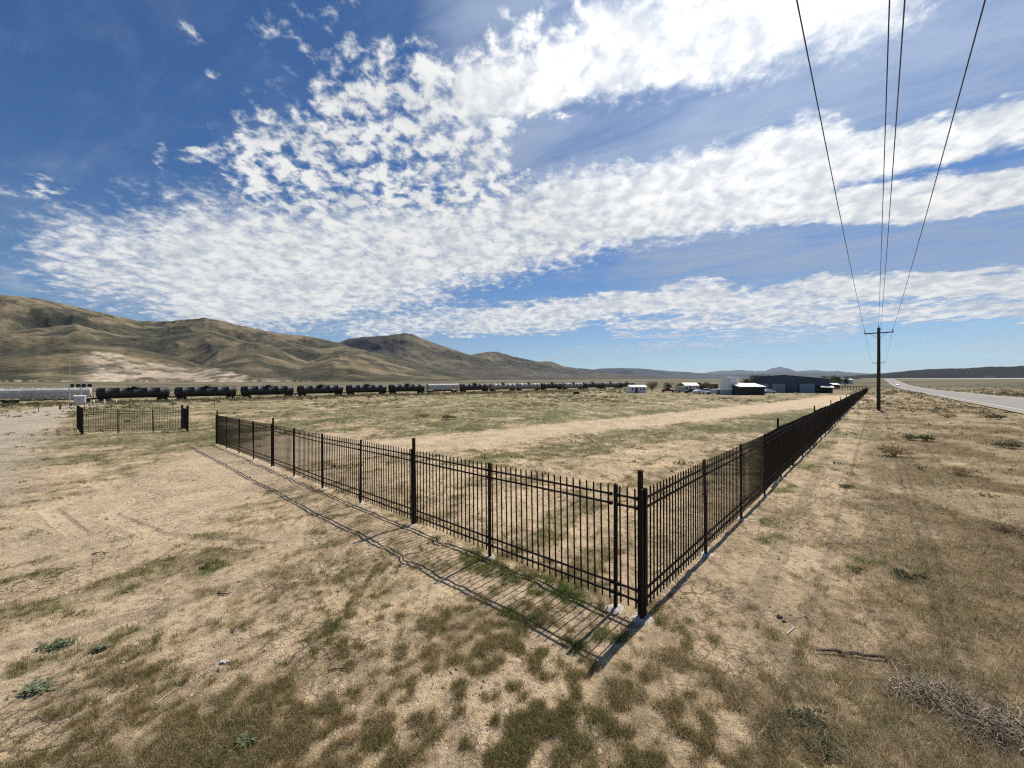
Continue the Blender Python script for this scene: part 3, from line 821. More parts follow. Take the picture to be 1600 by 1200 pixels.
def tank_car(mat, label, L=16.9, matr='running'):
    root = empty('tank_car', (0, 0, 0), 0, label, 'tank car', TG)
    r = 1.58; zc = 2.62; h = L/2
    prof = [(0.01, -h)]
    for i in range(1, 7):
        a = math.pi/2*i/6; prof.append((r*math.sin(a), -h+.55-.55*math.cos(a)))
    for t in np.linspace(-h+2.2, h-2.2, 5): prof += [(r, t-.03), (r+.018, t-.02), (r+.018, t+.02), (r, t+.03)]
    for i in range(6, 0, -1):
        a = math.pi/2*i/6; prof.append((r*math.sin(a), h-.55+.55*math.cos(a)))
    prof.append((0.01, h))
    mb = MB(); mb.lathe(prof, 28, 'x', (0, 0, zc)); mb.build('tank', M[mat], root)
    mb = MB(); mb.box(-h-.35, -h+3.0, -.25, .25, .8, 1.25); mb.box(h-3.0, h+.35, -.25, .25, .8, 1.25); mb.box(-h+3, h-3, -.12, .12, .95, 1.26)
    for s in (-1, 1):
        mb.box(s*(h+.1)-.25, s*(h+.1)+.25, -1.45, 1.45, 1.02, 1.18)
        mb.box(s*(h-1.6)-.15, s*(h-1.6)+.15, -1.0, 1.0, 1.0, 1.7)
    mb.build('underframe', M['running'], root)
    mb = MB(); mb.lathe([(.62, 4.15), (.62, 4.42), (.66, 4.42), (.66, 4.48), (.3, 4.62), (.02, 4.64)], 18, 'z'); mb.lathe([(.14, 4.2), (.14, 4.75), (.02, 4.78)], 10, 'z', (.9, .25, 0)); mb.build('manway_dome', M['running'], root)
    mb = MB()
    mb.box(-1.5, 1.5, -1.15, -.65, 4.08, 4.13); mb.box(-1.5, 1.5, .65, 1.15, 4.08, 4.13)
    for s in (-1.12, 1.12):
        for x in (-1.48, -.5, .5, 1.48): mb.box(x-.02, x+.02, s-.02, s+.02, 3.9, 5.0)
        mb.box(-1.5, 1.5, s-.02, s+.02, 4.96, 5.0); mb.box(-1.5, 1.5, s-.02, s+.02, 4.5, 4.53)
    mb.build('walkway', M['running'], root)
    for s in (-1, 1):
        mb = MB()
        mb.tube([(s*(h+.25), -1.4, 1.15), (s*(h+.25), -1.4, 2.15), (s*(h+.25), 1.4, 2.15), (s*(h+.25), 1.4, 1.15)], .025, 5); mb.build('handrail', M['running'], root)
    ladder(root, 0, -1.56, 1.5, 4.1, M['running'])
    mb = MB(); mb.box(-h+.8, h-.8, -1.62, -1.56, 1.98, 2.03)
    for x in np.linspace(-h+1, h-1, 9): mb.box(x-.02, x+.02, -1.6, -1.45, 1.98, 2.03)
    mb.build('side_rail', M['running'], root)
    if mat != 'tank_grey':
        mb = MB()
        for x, w in ((-h+3.0, .9), (-h+4.2, .6), (h-4.0, 1.2)): 
            for k in range(int(w/.13)): mb.box(x+k*.15, x+k*.15+.09, -1.523, -1.513, 2.55, 2.72)
        mb.box(h-2.5, h-2.2, -1.523, -1.513, 2.2, 2.5); mb.build('stencil', M['tank_grey'], root)
    bogie(root, -h+1.9); bogie(root, h-1.9); coupler(root, -h-.6); coupler(root, h+.6)
    return root
def hopper_car(label, L=17.0, mat='hopper', red=False):
    root = empty('hopper_car', (0, 0, 0), 0, label, 'hopper car', 'covered hopper cars in the freight train'); h = L/2
    mb = MB(); z1 = 4.0
    # body section with curved sides
    sec = [(-1.45, 1.75), (-1.55, 2.3), (-1.58, 3.2), (-1.45, 3.8), (-1.05, 4.25), (0, 4.42), (1.05, 4.25), (1.45, 3.8), (1.58, 3.2), (1.55, 2.3), (1.45, 1.75)]
    n = len(sec); xs = [(-h, 1.0), (h, 1.0)]
    vs = [(x, y, z) for x, _ in xs for y, z in sec]
    fs = [(i, i+n, i+1+n, i+1) for i in range(n-1)] + [tuple(range(n)), tuple(reversed(range(n, 2*n)))] + [(n-1, 2*n-1, n, 0)]
    mb.raw(vs, fs)
    mb.build('body', M[mat], root)
    mb = MB()
    for x in np.linspace(-h+1.2, h-1.2, 14): mb.box(x-.04, x+.04, -1.62, -1.55, 1.8, 3.6); mb.box(x-.04, x+.04, 1.55, 1.62, 1.8, 3.6)
    mb.box(-h, h, -1.6, -1.48, 1.55, 1.78); mb.box(-h, h, 1.48, 1.6, 1.55, 1.78); mb.build('side_rib', M[mat], root)
    for k in range(4):
        c = -h+2.9+(L-5.8)*(k+.5)/4; w = (L-5.8)/8
        hp = MB(); hp.raw([(c-w, -1.4, 1.76), (c+w, -1.4, 1.76), (c+w, 1.4, 1.76), (c-w, 1.4, 1.76), (c-.35, -.5, .7), (c+.35, -.5, .7), (c+.35, .5, .7), (c-.35, .5, .7)],
                          [(0,1,5,4), (1,2,6,5), (2,3,7,6), (3,0,4,7), (4,5,6,7), (3,2,1,0)]); hp.build('hopper_chute', M['hopper_red' if red else mat], root)
    mb = MB(); mb.box(-h+.6, h-.6, -.45, .45, 4.47, 4.51)
    for x in np.linspace(-h+1.5, h-1.5, 8): mb.lathe([(.35, 4.4), (.35, 4.6), (.02, 4.66)], 12, 'z', (x, 0, 0))
    mb.build('roof_hatch', M[mat], root)
    mb = MB(); mb.box(-h-.35, h+.35, -.2, .2, .85, 1.15)
    for s in (-1, 1):
        mb.box(s*(h+.1)-.3, s*(h+.1)+.3, -1.45, 1.45, 1.05, 1.2)
        for y in (-1.2, 1.2): mb.tube([(s*(h+.3), y, 1.2), (s*(h-.05), y, 3.6)], .05, 5)
    mb.build('underframe', M['running'], root)
    ladder(root, h-.6, -1.66, 1.2, 4.2, M[mat]); bogie(root, -h+1.6); bogie(root, h-1.6); coupler(root, -h-.6); coupler(root, h+.6)
    return root
tb = tank_car('tank_black', 'black tank car'); tw = tank_car('tank_brown', 'brown tank car'); tp = tank_car('tank_glint', 'pale tank car'); tg = tank_car('tank_grey', 'dusty grey tank car')
hp = hopper_car('long pale grey covered hopper car at the left end of the train', 17.0)
hr = hopper_car('grey hopper car with rusty red chutes between black and brown tank cars', 15.8, red=True)
used = set()
def take(src):
    if src.name not in used: used.add(src.name); return src
    return copy_tree(src)
CARN = 17.98
plan = [(-2, hp, 'pale grey covered hopper car cut off by the left edge of the photo'), (-1, hp, 'pale grey covered hopper car just left of the first black tank car'),
  (0, tb, 'black tank car nearest the viewer, behind the left fence section'), (1, tb, 'second black tank car from the grey hopper, right behind the detached fence end'),
  (2, tb, 'third black tank car from the left, directly beyond the gate gap'), (3, tb, 'fourth black tank car from the left, followed by a pale gap'),
  (4, tb, 'fifth black tank car from the left'), (5, tb, 'black tank car coupled just left of the mid-train grey hopper'),
  (6, hr, None), (7, tw, 'dark brown tank car coupled just right of the mid-train grey hopper'),
  (8, tp, 'tank car toned pale for its sun glint, first such one right of the brown car'), (9, tp, 'tank car toned pale for its sun glint, second of the pair right of the brown car'),
  (10, tw, 'brown tank car between two pale-toned tank cars'), (11, tp, 'lone pale tank car near the far end of the train'),
  (12, tw, 'brown tank car, third from the far end of the train'), (13, tg, 'dusty grey tank car, last but one of the train'), (14, tw, 'brown tank car at the far right end of the train')]
for n, src, lab in plan:
    s = CARN*(n+.44); x, y = rail_pt(s); o = take(src)
    x2, y2 = rail_pt(s+6); x3, y3 = rail_pt(s-6)
    o.location = (x, y, float(rail_z(x, y)))
    o.rotation_euler = (0, -math.atan2(float(rail_z(x2, y2)-rail_z(x3, y3)), 12.), math.atan2(RLD[1], RLD[0]))
    if lab: o['label'] = lab
# crossing signal, mast, cabinet, markers
def crossing():
    Y = 104.; x = atY(126.5, Y); zb = gz(x, Y)
    root = empty('crossing_signal', (x, Y, zb), R(42), 'railway crossing light signal on a post beside the gravel lane', 'crossing signal')
    mb = MB(); mb.tube([(0,0,-.2), (0,0,6.0)], .09, 8); mb.tube([(0,0,-.05), (0,0,.35)], .22, 8); mb.build('pole', M['cabinet'], root)
    mb = MB()
    for s in (-1, 1):
        a = R(45*s); c, q = math.cos(a), math.sin(a); w, l = .12, .62
        vs = [(c*u-q*v, -.12+.012*s, 5.6+q*u+c*v) for u, v in ((-l,-w),(l,-w),(l,w),(-l,w))]; vs += [(v[0], v[1]+.02, v[2]) for v in vs]
        mb.raw(vs, [(0,1,2,3), (7,6,5,4), (0,4,5,1), (1,5,6,2), (2,6,7,3), (3,7,4,0)])
    mb.build('crossbuck', M['white'], root)
    mb = MB(); mb.box(-1.9, 1.9, -.06, .06, 4.86, 4.98); mb.build('light_arm', M['cabinet'], root)
    for s in (-1.6, -.5, .5, 1.6):
        mb = MB(); mb.lathe([(.48, -.14), (.48, -.12), (.14, -.12), (.14, -.32), (.10, -.32)], 18, 'y', (s, 0, 4.92)); h_ = mb.build('light', M['sign_black'], root)
        mb = MB(); mb.lathe([(.11, -.3), (.11, -.27), (.02, -.26)], 12, 'y', (s, 0, 4.92)); mb.build('lens', M['red'], h_)
    Y = 98.; x = atY(125, Y); zb = gz(x, Y)
    root = empty('equipment_cabinet', (x, Y, zb), R(36), 'silver signal equipment cabinet on short legs under the crossing lights', 'cabinet')
    mb = MB(); mb.box(-.95, .95, -.6, .6, .35, 2.15); mb.build('body', M['cabinet'], root, bevel=.03)
    mb = MB(); mb.raw([(-1.05,-.7,2.15),(1.05,-.7,2.15),(1.05,.7,2.15),(-1.05,.7,2.15),(-1.05,0,2.36),(1.05,0,2.36)], [(0,1,5,4),(2,3,4,5),(0,4,3),(1,2,5),(3,2,1,0)]); mb.build('roof', M['white'], root)
    mb = MB(); mb.box(-.85, -.03, -.64, -.602, .45, 2.05); d = mb.build('door', M['cabinet'], root); mb = MB(); mb.box(-.16, -.1, -.68, -.64, 1.1, 1.35); mb.build('handle', M['sign_black'], d)
    mb = MB(); mb.box(.03, .85, -.64, -.602, .45, 2.05); mb.build('door', M['cabinet'], root)
    for sx in (-.8, .8):
        for sy in (-.5, .5): mb = MB(); mb.box(sx-.06, sx+.06, sy-.06, sy+.06, -.2, .35); mb.build('leg', M['cabinet'], root)
    Y = 100.; x = atY(109, Y); zb = gz(x, Y)
    root = empty('antenna_mast', (x, Y, zb), 0, 'thin tall grey mast left of the crossing lights', 'mast')
    mb = MB(); mb.tube([(0,0,-.2), (0,0,6), (0,0,11.3)], [.10, .08, .045], 8); mb.build('pole', M['cabinet'], root)
    mb = MB(); mb.tube([(0,0,11.3), (0,0,12.3)], .02, 5); mb.tube([(-.4,0,11.0), (.4,0,11.0)], .02, 5); mb.build('antenna', M['cabinet'], root)
    for px_, lab in ((146, 'white marker post closest to the crossing cabinet'), (163, 'white marker post in the middle of the three by the track'), (181, 'white marker post farthest right of the three by the track')):
        Y = 97.; x = atY(px_, Y); root = empty('marker_post', (x, Y, gz(x, Y)), 0, lab, 'marker post', 'white marker posts by the track')
        mb = MB(); mb.box(-.14, .14, -.1, .1, -.2, 1.05); mb.prism([(-.14, 1.05), (.14, 1.05), (0, 1.2)], -.1, .1); mb.build('post', M['white'], root)
        mb = MB(); mb.box(-.11, .11, -.115, -.102, .8, .98); mb.build('band', M['sign_black'], root)
    Y = 70.; x = atY(94, Y); root = empty('post', (x, Y, gz(x, Y)), 0, 'short weathered brown wooden post at the edge of the gravel lane', 'post'); root.name = 'wooden_post'
    mb = MB(); mb.tube([(0,0,-.2), (0.03,0,.9)], [.16, .14], 8); mb.build('shaft', M['rust'], root)
    mb = MB(); mb.tube([(0.03,0,.9), (0.03,0,.96)], [.15, .1], 8); mb.build('cap', M['rust'], root)
crossing()

# ------------------------------------------------------------------ buildings
def rib_wall(mb, x0, x1, y, z0, z1, step=.4, out=-1):
    x = x0
    while x < x1: mb.box(x, x+.06, min(y, y+out*.04), max(y, y+out*.04), z0, z1); x += step
def blue_shed():
    th = math.atan((1238-800)/F); ux, uy = math.cos(th), -math.sin(th); dm = 171.; cx_, cy_ = dm*math.sin(th), dm*math.cos(th)
    ta, tb_ = (dm*math.tan(math.atan((p-800)/F)-th) for p in (1180, 1296)); L = tb_-ta
    xa, Y = cx_+ux*ta, cy_+uy*ta; zb = gz(cx_, cy_)-.15
    root = empty('metal_building', (xa, Y, zb), -th, 'large dark blue metal shed with low gable roof and pale roller doors', 'building')
    D = 22.; e = 5.2; rg = 6.5; m = L*.44
    mb = MB(); mb.prism([(0, 0), (L, 0), (L, e), (m, rg), (0, 5.9)], 0, D); mb.build('wall', M['blue'], root)
    cl = MB(); rib_wall(cl, .1, 3.4, 0, .1, e-.5, .5); rib_wall(cl, L-9, L-.1, 0, .1, e-.2, .5); cl.build('cladding', M['blue'], root)
    for (x, w) in ((5.2, 4.0), (8.0+5.4, 4.2), (-.0+.15, 4.4)):
        if x < 1: x, w = 1.0, 3.2
        mb = MB(); mb.box(x+.0, x+w, -.12, -.045, .05, 3.4); d = mb.build('door', M['door'], root)
        mb = MB()
        for k in range(6): mb.box(x, x+w, -.135, -.122, .55*k+.3, .55*k+.33)
        mb.box(x+w*.45, x+w*.55, -.16, -.13, .9, 1.0); mb.build('handle', M['darkwall'], d)
        mb = MB(); mb.box(x-.15, x-.002, -.14, -.04, .05, 3.55); mb.box(x+w+.002, x+w+.15, -.14, -.04, .05, 3.55); mb.box(x-.15, x+w+.15, -.14, -.04, 3.402, 3.55); mb.build('frame', M['blue'], d)
    for pa, pb, mt_ in (((-.4, 5.88), (m-.002, rg+.02), 'blue'), ((m, rg+.02), (L+.4, e-.1), 'metalroof')):
        mb = MB(); mb.prism([pa, pb, (pb[0], pb[1]+.16), (pa[0], pa[1]+.16)], -.5, D+.5); mb.build('roof', M[mt_], root)
    # dark panel on the right, painting the shade inside an open bay
    mb = MB(); mb.box(L-8.6, L-1.2, -.06, -.045, .3, 3.0); mb.build('bay_shade', M['darkwall'], root)
    for (x, lab) in ((L-7.0, 0), (L-3.5, 0)): mb = MB(); mb.box(x, x+1.3, -.09, -.065, 1.2, 2.2); mb.build('window', M['glass'], root)
    q_ = tb_-2.2; r2 = empty('lean_to', (cx_+ux*q_-math.sin(th)*3.6, cy_+uy*q_-math.cos(th)*3.6, zb), -th, 'small open lean-to with a bright roof at the right corner of the blue shed', 'shed')
    for dx in (0, 2.8):
        for dy in (0, 3.): mb = MB(); mb.box(dx-.08, dx+.08, dy-.08, dy+.08, 0, 2.2); mb.build('post', M['darkwall'], r2)
    mb = MB(); mb.raw([(-.3,-.5,2.2),(3.2,-.5,2.05),(3.2,3.2,2.5),(-.3,3.2,2.9),(-.3,-.5,2.3),(3.2,-.5,2.15),(3.2,3.2,2.6),(-.3,3.2,3.0)], [(3,2,1,0),(4,5,6,7),(0,1,5,4),(1,2,6,5),(2,3,7,6),(3,0,4,7)]); mb.build('roof', M['metalroof'], r2)
    mb = MB(); mb.box(.0, 2.8, 2.9, 3.0, 0, 2.3); mb.build('back_wall', M['darkwall'], r2)
blue_shed()
def tank_and_shed():
    Y = 119.; x = atY(1139.5, Y); zb = gz(x, Y)-.05; r = 2.42
    root = empty('storage_tank', (x, Y, zb), 0, 'squat white cylindrical storage tank left of the dark shed', 'tank')
    prof = [(r, 0)]
    for k in range(1, 25): z = 5.25*k/25; prof += [(r, z-.06), (r+.035, z), (r, z+.06)]
    prof += [(r, 5.32)]
    mb = MB(); mb.lathe(prof, 40, 'z'); mb.build('wall', M['tankw'], root)
    mb = MB(); mb.lathe([(r+.08, 5.32), (r+.08, 5.37), (r*.5, 5.43), (.3, 5.47), (.3, 5.57), (.02, 5.59)], 40, 'z'); mb.build('roof', M['white'], root)
    mb = MB(); mb.lathe([(r+.04, 0.0), (r+.04, 1.45)], 40, 'z'); mb.build('lower_band', simple('blue_grey_band', (.33, .38, .44), .6), root)
    ladder(root, .6, -r-.12, .2, 5.1, M['cabinet'])
    Y = 113.; xa = atY(1155, Y); w = 40/F*Y; zb = gz(xa, Y)-.05
    root = empty('dark_shed', (xa, Y, zb), 0, 'low black shed with a white lean roof between white tank and blue shed', 'shed')
    mb = MB(); mb.raw([(0,0,0),(w,0,0),(w,5,0),(0,5,0),(0,0,2.45),(w,0,2.45),(w,5,3.4),(0,5,3.4)], [(3,2,1,0),(4,5,6,7),(0,1,5,4),(1,2,6,5),(2,3,7,6),(3,0,4,7)]); mb.build('wall', M['darkwall'], root)
    mb = MB(); mb.raw([(-.2,-.4,2.40),(w+.25,-.4,2.40),(w+.25,5.2,3.46),(-.2,5.2,3.46),(-.2,-.4,2.52),(w+.25,-.4,2.52),(w+.25,5.2,3.58),(-.2,5.2,3.58)], [(3,2,1,0),(4,5,6,7),(0,1,5,4),(1,2,6,5),(2,3,7,6),(3,0,4,7)]); mb.build('roof', M['white'], root)
    mb = MB(); mb.box(1.0, 3.4, -.05, -.01, .05, 2.1); mb.build('door', M['running'], root)
    mb = MB(); rib_wall(mb, 3.8, w-.2, -.0, .05, 2.3, .5); mb.build('siding', M['darkwall'], root)
tank_and_shed()
def small_building(name, px0, px1, Y, h, roofm, wallm, label, cat, D=6, rise=1.2, door=True):
    xa, xb = atY(px0, Y), atY(px1, Y); L = xb-xa; zb = gz((xa+xb)/2, Y)-.1
    root = empty(name, (xa, Y, zb), 0, label, cat)
    mb = MB(); mb.box(0, L, 0, D, 0, h); mb.prism  # walls
    mb.raw([(0,0,h),(0,D,h),(0,D/2,h+rise),(L,0,h),(L,D,h),(L,D/2,h+rise)], [(0,2,1),(3,4,5)])
    mb.build('wall', M[wallm], root)
    mb = MB(); o_ = .3
    mb.raw([(-o_,-o_,h-.05),(L+o_,-o_,h-.05),(L+o_,D/2,h+rise+.06),(-o_,D/2,h+rise+.06),(-o_,D+o_,h-.05),(L+o_,D+o_,h-.05),(-o_,-o_,h-.17),(L+o_,-o_,h-.17)], [(0,1,2,3),(3,2,5,4),(6,7,1,0)]); mb.build('roof', M[roofm], root)
    if door:
        mb = MB(); mb.box(L*.3, L*.3+1., -.05, -.01, 0, 2.1); mb.build('door', M['darkwall'], root)
        for f in (.08, .6, .8): mb = MB(); mb.box(L*f, L*f+L*.09, -.05, -.01, 1.1, 2.0); mb.build('window', M['glass'], root)
    return root
small_building('site_cabin', 985, 1010, 150, 2.5, 'roofgrey', 'tankw', 'long low white-roofed cabin just past the end of the train', 'cabin', 5, .7)
small_building('house', 1071, 1092, 215, 2.6, 'roofgrey', 'tankw', 'pale distant house with grey roof left of the white storage tank', 'house', 8, 1.4)
small_building('barn', 1318, 1333, 420, 4.5, 'metalroof', 'white', 'tiny white-roofed barn far off past the right end of the blue shed', 'barn', 10, 2, False)
small_building('farm_shed', 1302, 1312, 240, 2.6, 'metalroof', 'rust', 'small pale-roofed farm shed just behind the right end of the blue shed', 'shed', 5, .8, False)
small_building('brick_shed', 1098, 1122, 230, 3.2, 'rust', 'rust', 'long low rusty red shed beyond the parked vehicles', 'shed', 7, 1.0, False)

# ------------------------------------------------------------------ vehicles
def wheel(parent, x, y, r, w=.24):
    mb = MB(); mb.lathe([(r*.62, -w/2), (r*.95, -w/2), (r, -w*.3), (r, w*.3), (r*.95, w/2), (r*.62, w/2)], 18, 'y', (x, y, r)); t = mb.build('wheel', M['tyre'], parent)
    mb = MB(); mb.lathe([(.02, -w*.42), (r*.6, -w*.36), (r*.63, 0), (r*.6, w*.36), (.02, w*.42)], 14, 'y', (x, y, r)); mb.build('rim', M['rim'], t)
def car(kind, mat, label, px, Y, rz, scale=1.):
    x = atY(px, Y); root = empty({'suv': 'parked_car', 'pickup': 'pickup_truck', 'van': 'van', 'sedan': 'parked_car'}[kind], (x, Y, gz(x, Y)-.02), rz, label, {'suv': 'car', 'pickup': 'pickup truck', 'van': 'van', 'sedan': 'car'}[kind])
    prof = {'suv': [(-2.3,.35),(2.3,.35),(2.35,.75),(2.2,.98),(1.25,1.08),(.7,1.68),(-1.9,1.72),(-2.25,1.1)],
            'sedan': [(-2.2,.32),(2.2,.32),(2.25,.7),(2.0,.88),(1.05,.98),(.45,1.4),(-1.0,1.42),(-1.7,1.0),(-2.2,.92)],
            'pickup': [(-2.8,.45),(2.7,.45),(2.75,.9),(2.6,1.15),(1.5,1.22),(.9,1.85),(-.6,1.88),(-.8,1.22),(-2.8,1.2)],
            'van': [(-2.6,.4),(2.6,.4),(2.65,.9),(2.3,1.2),(1.8,2.2),(1.3,2.45),(-2.55,2.45),(-2.65,1.2)]}[kind]
    mb = MB(); n = len(prof); rows = [(-.9, 1.0), (-.86, .0), (.86, .0), (.9, 1.)]
    def ring(y, inset): return [(px_*(1 if z < 1.1 else .97), y*(1 if z < 1.15 else .84), z) for px_, z in prof]
    A_, B_ = ring(-.92, 0), ring(.92, 0); mb.raw(A_+B_, [tuple(range(n)), tuple(reversed(range(n, 2*n)))]+[(i, i+n, (i+1) % n+n, (i+1) % n) for i in range(n)])
    mb.build('body', M[mat], root, bevel=.05)
    zt = {'suv': (1.12, 1.6, -1.7, .62), 'sedan': (1.0, 1.34, -1.15, .45), 'pickup': (1.27, 1.78, -.5, .88), 'van': (1.4, 2.1, .9, 1.7)}[kind]
    for s in (-1, 1):
        mb = MB(); y0 = s*(.92*.84+.06); y1 = s*(.92*.84+.02)
        mb.raw([(zt[2], y0+s*.05, zt[0]), (zt[3]+.25, y0+s*.05, zt[0]), (zt[3]-.12, y1, zt[1]), (zt[2]+.05, y1, zt[1])], [(0,1,2,3) if s < 0 else (3,2,1,0)]); mb.build('side_window', M['glass'], root)
    mb = MB(); f = {'suv': [(1.27,1.1),(.74,1.66)], 'sedan': [(1.08,1.0),(.5,1.39)], 'pickup': [(1.52,1.25),(.94,1.83)], 'van': [(2.3,1.25),(1.84,2.2)]}[kind]
    mb.raw([(f[0][0]+.02, -.76, f[0][1]), (f[0][0]+.02, .76, f[0][1]), (f[1][0]+.02, .68, f[1][1]), (f[1][0]+.02, -.68, f[1][1])], [(0,1,2,3)]); mb.build('windscreen', M['glass'], root)
    wb = {'suv': 1.4, 'sedan': 1.35, 'pickup': 1.75, 'van': 1.65}[kind]
    for sx in (-wb, wb):
        for sy in (-.82, .82): wheel(root, sx, sy, .36)
    for s in (-.65, .65):
        mb = MB(); q = max(p[0] for p in prof); mb.box(q-.06, q+.02, s-.16, s+.16, .66, .8); mb.build('headlight', M['white'], root)
        mb = MB(); q = min(p[0] for p in prof); mb.box(q-.02, q+.06, s-.12, s+.12, .75, .95); mb.build('tail_light', M['red'], root)
    root.scale = (scale,)*3; return root
M['silver'] = simple('silver_paint', (.55, .56, .57), .3, .5, .05)
M['dkcar'] = simple('dark_car_paint', (.04, .045, .05), .3, .2, .05)
M['beige'] = simple('beige_paint', (.45, .39, .29), .45, .1, .1)
car('suv', 'silver', 'silver car parked right beside the white storage tank', 1114, 122, R(170))
car('pickup', 'silver', 'silver pickup parked left of the car by the white tank', 1103, 128, R(-160))
car('sedan', 'white', 'white sedan in the row left of the silver pickup', 1092, 135, R(20))
car('suv', 'dkcar', 'dark car in the middle of the distant parked row', 1080, 142, R(170))
car('van', 'beige', 'beige van among the parked vehicles in the distance', 1066, 150, R(10))
car('pickup', 'red', 'dull red pickup at the left end of the parked row', 1044, 158, R(160))
car('sedan', 'white', 'white sedan parked beside the blue shed doors', 1200, 132, R(5))
car('sedan', 'dkcar', 'small dark car driving far along the asphalt road', 1402, 330, R(47))
def flatbed():
    Y = 140.; x = atY(905, Y); root = empty('flat_trailer', (x, Y, gz(x, Y)), R(5), 'low flat trailer standing in front of the far tank cars', 'trailer')
    mb = MB(); mb.box(-3, 3, -1.1, 1.1, .75, .9); mb.box(3, 4.3, -.1, .1, .68, .8); mb.build('deck', M['rust'], root)
    for sx in (-1.6, -.6):
        for sy in (-.95, .95): wheel(root, sx, sy, .38)
flatbed()
def semi():
    Y = 620.; x = atY(1547, Y); zb = gz(x, Y)+1.5
    root = empty('lorry', (x, Y, zb), R(140), 'white box lorry on the distant motorway at the right', 'lorry')
    mb = MB(); mb.box(-8, 4.2, -1.4, 1.4, 1.2, 5.6); mb.build('trailer', M['white'], root, bevel=.05)
    mb = MB(); mb.prism([(4.8, .8), (9.0, .8), (9.0, 2.0), (7.6, 2.3), (7.2, 4.4), (4.8, 4.6)], -1.3, 1.3); mb.build('cab', M['white'], root, bevel=.08)
    mb = MB(); mb.box(-8, 8.6, -.5, .5, .75, 1.15); mb.build('chassis', M['running'], root)
    mb = MB(); mb.raw([(7.66,-1.1,2.4),(7.66,1.1,2.4),(7.3,1.1,4.1),(7.3,-1.1,4.1)], [(0,1,2,3)]); mb.build('windscreen', M['glass'], root)
    for sx in (-6.8, -5.4, 4.9, 8.0):
        for sy in (-1.2, 1.2): wheel(root, sx, sy, .62, .4)
    root.scale = (.66,)*3
semi()

# ------------------------------------------------------------------ plants
def blades(pos, n_per, hgt, wid, cols, lean=.5, spread=.05, bend=.5, seed=1, flat=0.):
    """pos (N,3); arrays hgt,wid (N,), cols (N,3) -> verts, quads, tris, colors"""
    g = np.random.default_rng(seed); N = len(pos)
    P = np.repeat(pos, n_per, 0); H = np.repeat(hgt, n_per)*g.uniform(.45, 1.15, N*n_per); Wd = np.repeat(wid, n_per)*g.uniform(.6, 1.2, N*n_per)
    C = np.repeat(cols, n_per, 0)*g.uniform(.6, 1.3, (N*n_per, 1))*(1+g.uniform(-.1, .1, (N*n_per, 3)))
    sp = np.repeat(spread if isinstance(spread, np.ndarray) else np.full(N, spread), n_per)
    a0 = g.uniform(0, 2*np.pi, N*n_per); rr = np.sqrt(g.uniform(0, 1, N*n_per))*sp
    P = P + np.stack([rr*np.cos(a0), rr*np.sin(a0), np.zeros_like(rr)], 1)
    a = a0 + g.normal(0, .8, N*n_per); ln = np.abs(g.normal(lean, lean*.6+.05, N*n_per)) + flat
    d = np.stack([np.cos(a)*np.sin(ln), np.sin(a)*np.sin(ln), np.cos(ln)], 1)
    d2 = np.stack([np.cos(a)*np.sin(ln+bend), np.sin(a)*np.sin(ln+bend), np.cos(ln+bend)], 1)
    wa = g.uniform(0, 2*np.pi, N*n_per); wv = np.stack([np.cos(wa), np.sin(wa), np.zeros_like(wa)], 1)*Wd[:, None]*.5
    m = P + d*H[:, None]*.55; t = m + d2*H[:, None]*.45; t[:, 2] = np.maximum(t[:, 2], P[:, 2]+.004)
    P[:, 2] -= .01
    V = np.stack([P-wv, P+wv, m+wv*.7, m-wv*.7, t], 1).reshape(-1, 3)
    b = np.arange(N*n_per)*5
    Q = np.stack([b, b+1, b+2, b+3], 1); T = np.stack([b+3, b+2, b+4], 1)
    return V, Q, T, np.repeat(C, 5, 0)
def near_z(x, y):
    d, g, s, tr, gv = fields(x, y)
    return ground(x, y) + .02*np.clip(d, 0, 1)*(fbm(x*5, y*5, 2, 77))*(1-sst(12, 25, np.hypot(x, y)))
def scatter(n, rmin, rmax, seed, power=1.):
    g = np.random.default_rng(seed); az = g.uniform(R(-58), R(58), n)
    u = g.uniform(0, 1, n); r = 1/(1/rmin + (1/rmax-1/rmin)*u**power)
    return r*np.sin(az), r*np.cos(az), r, g
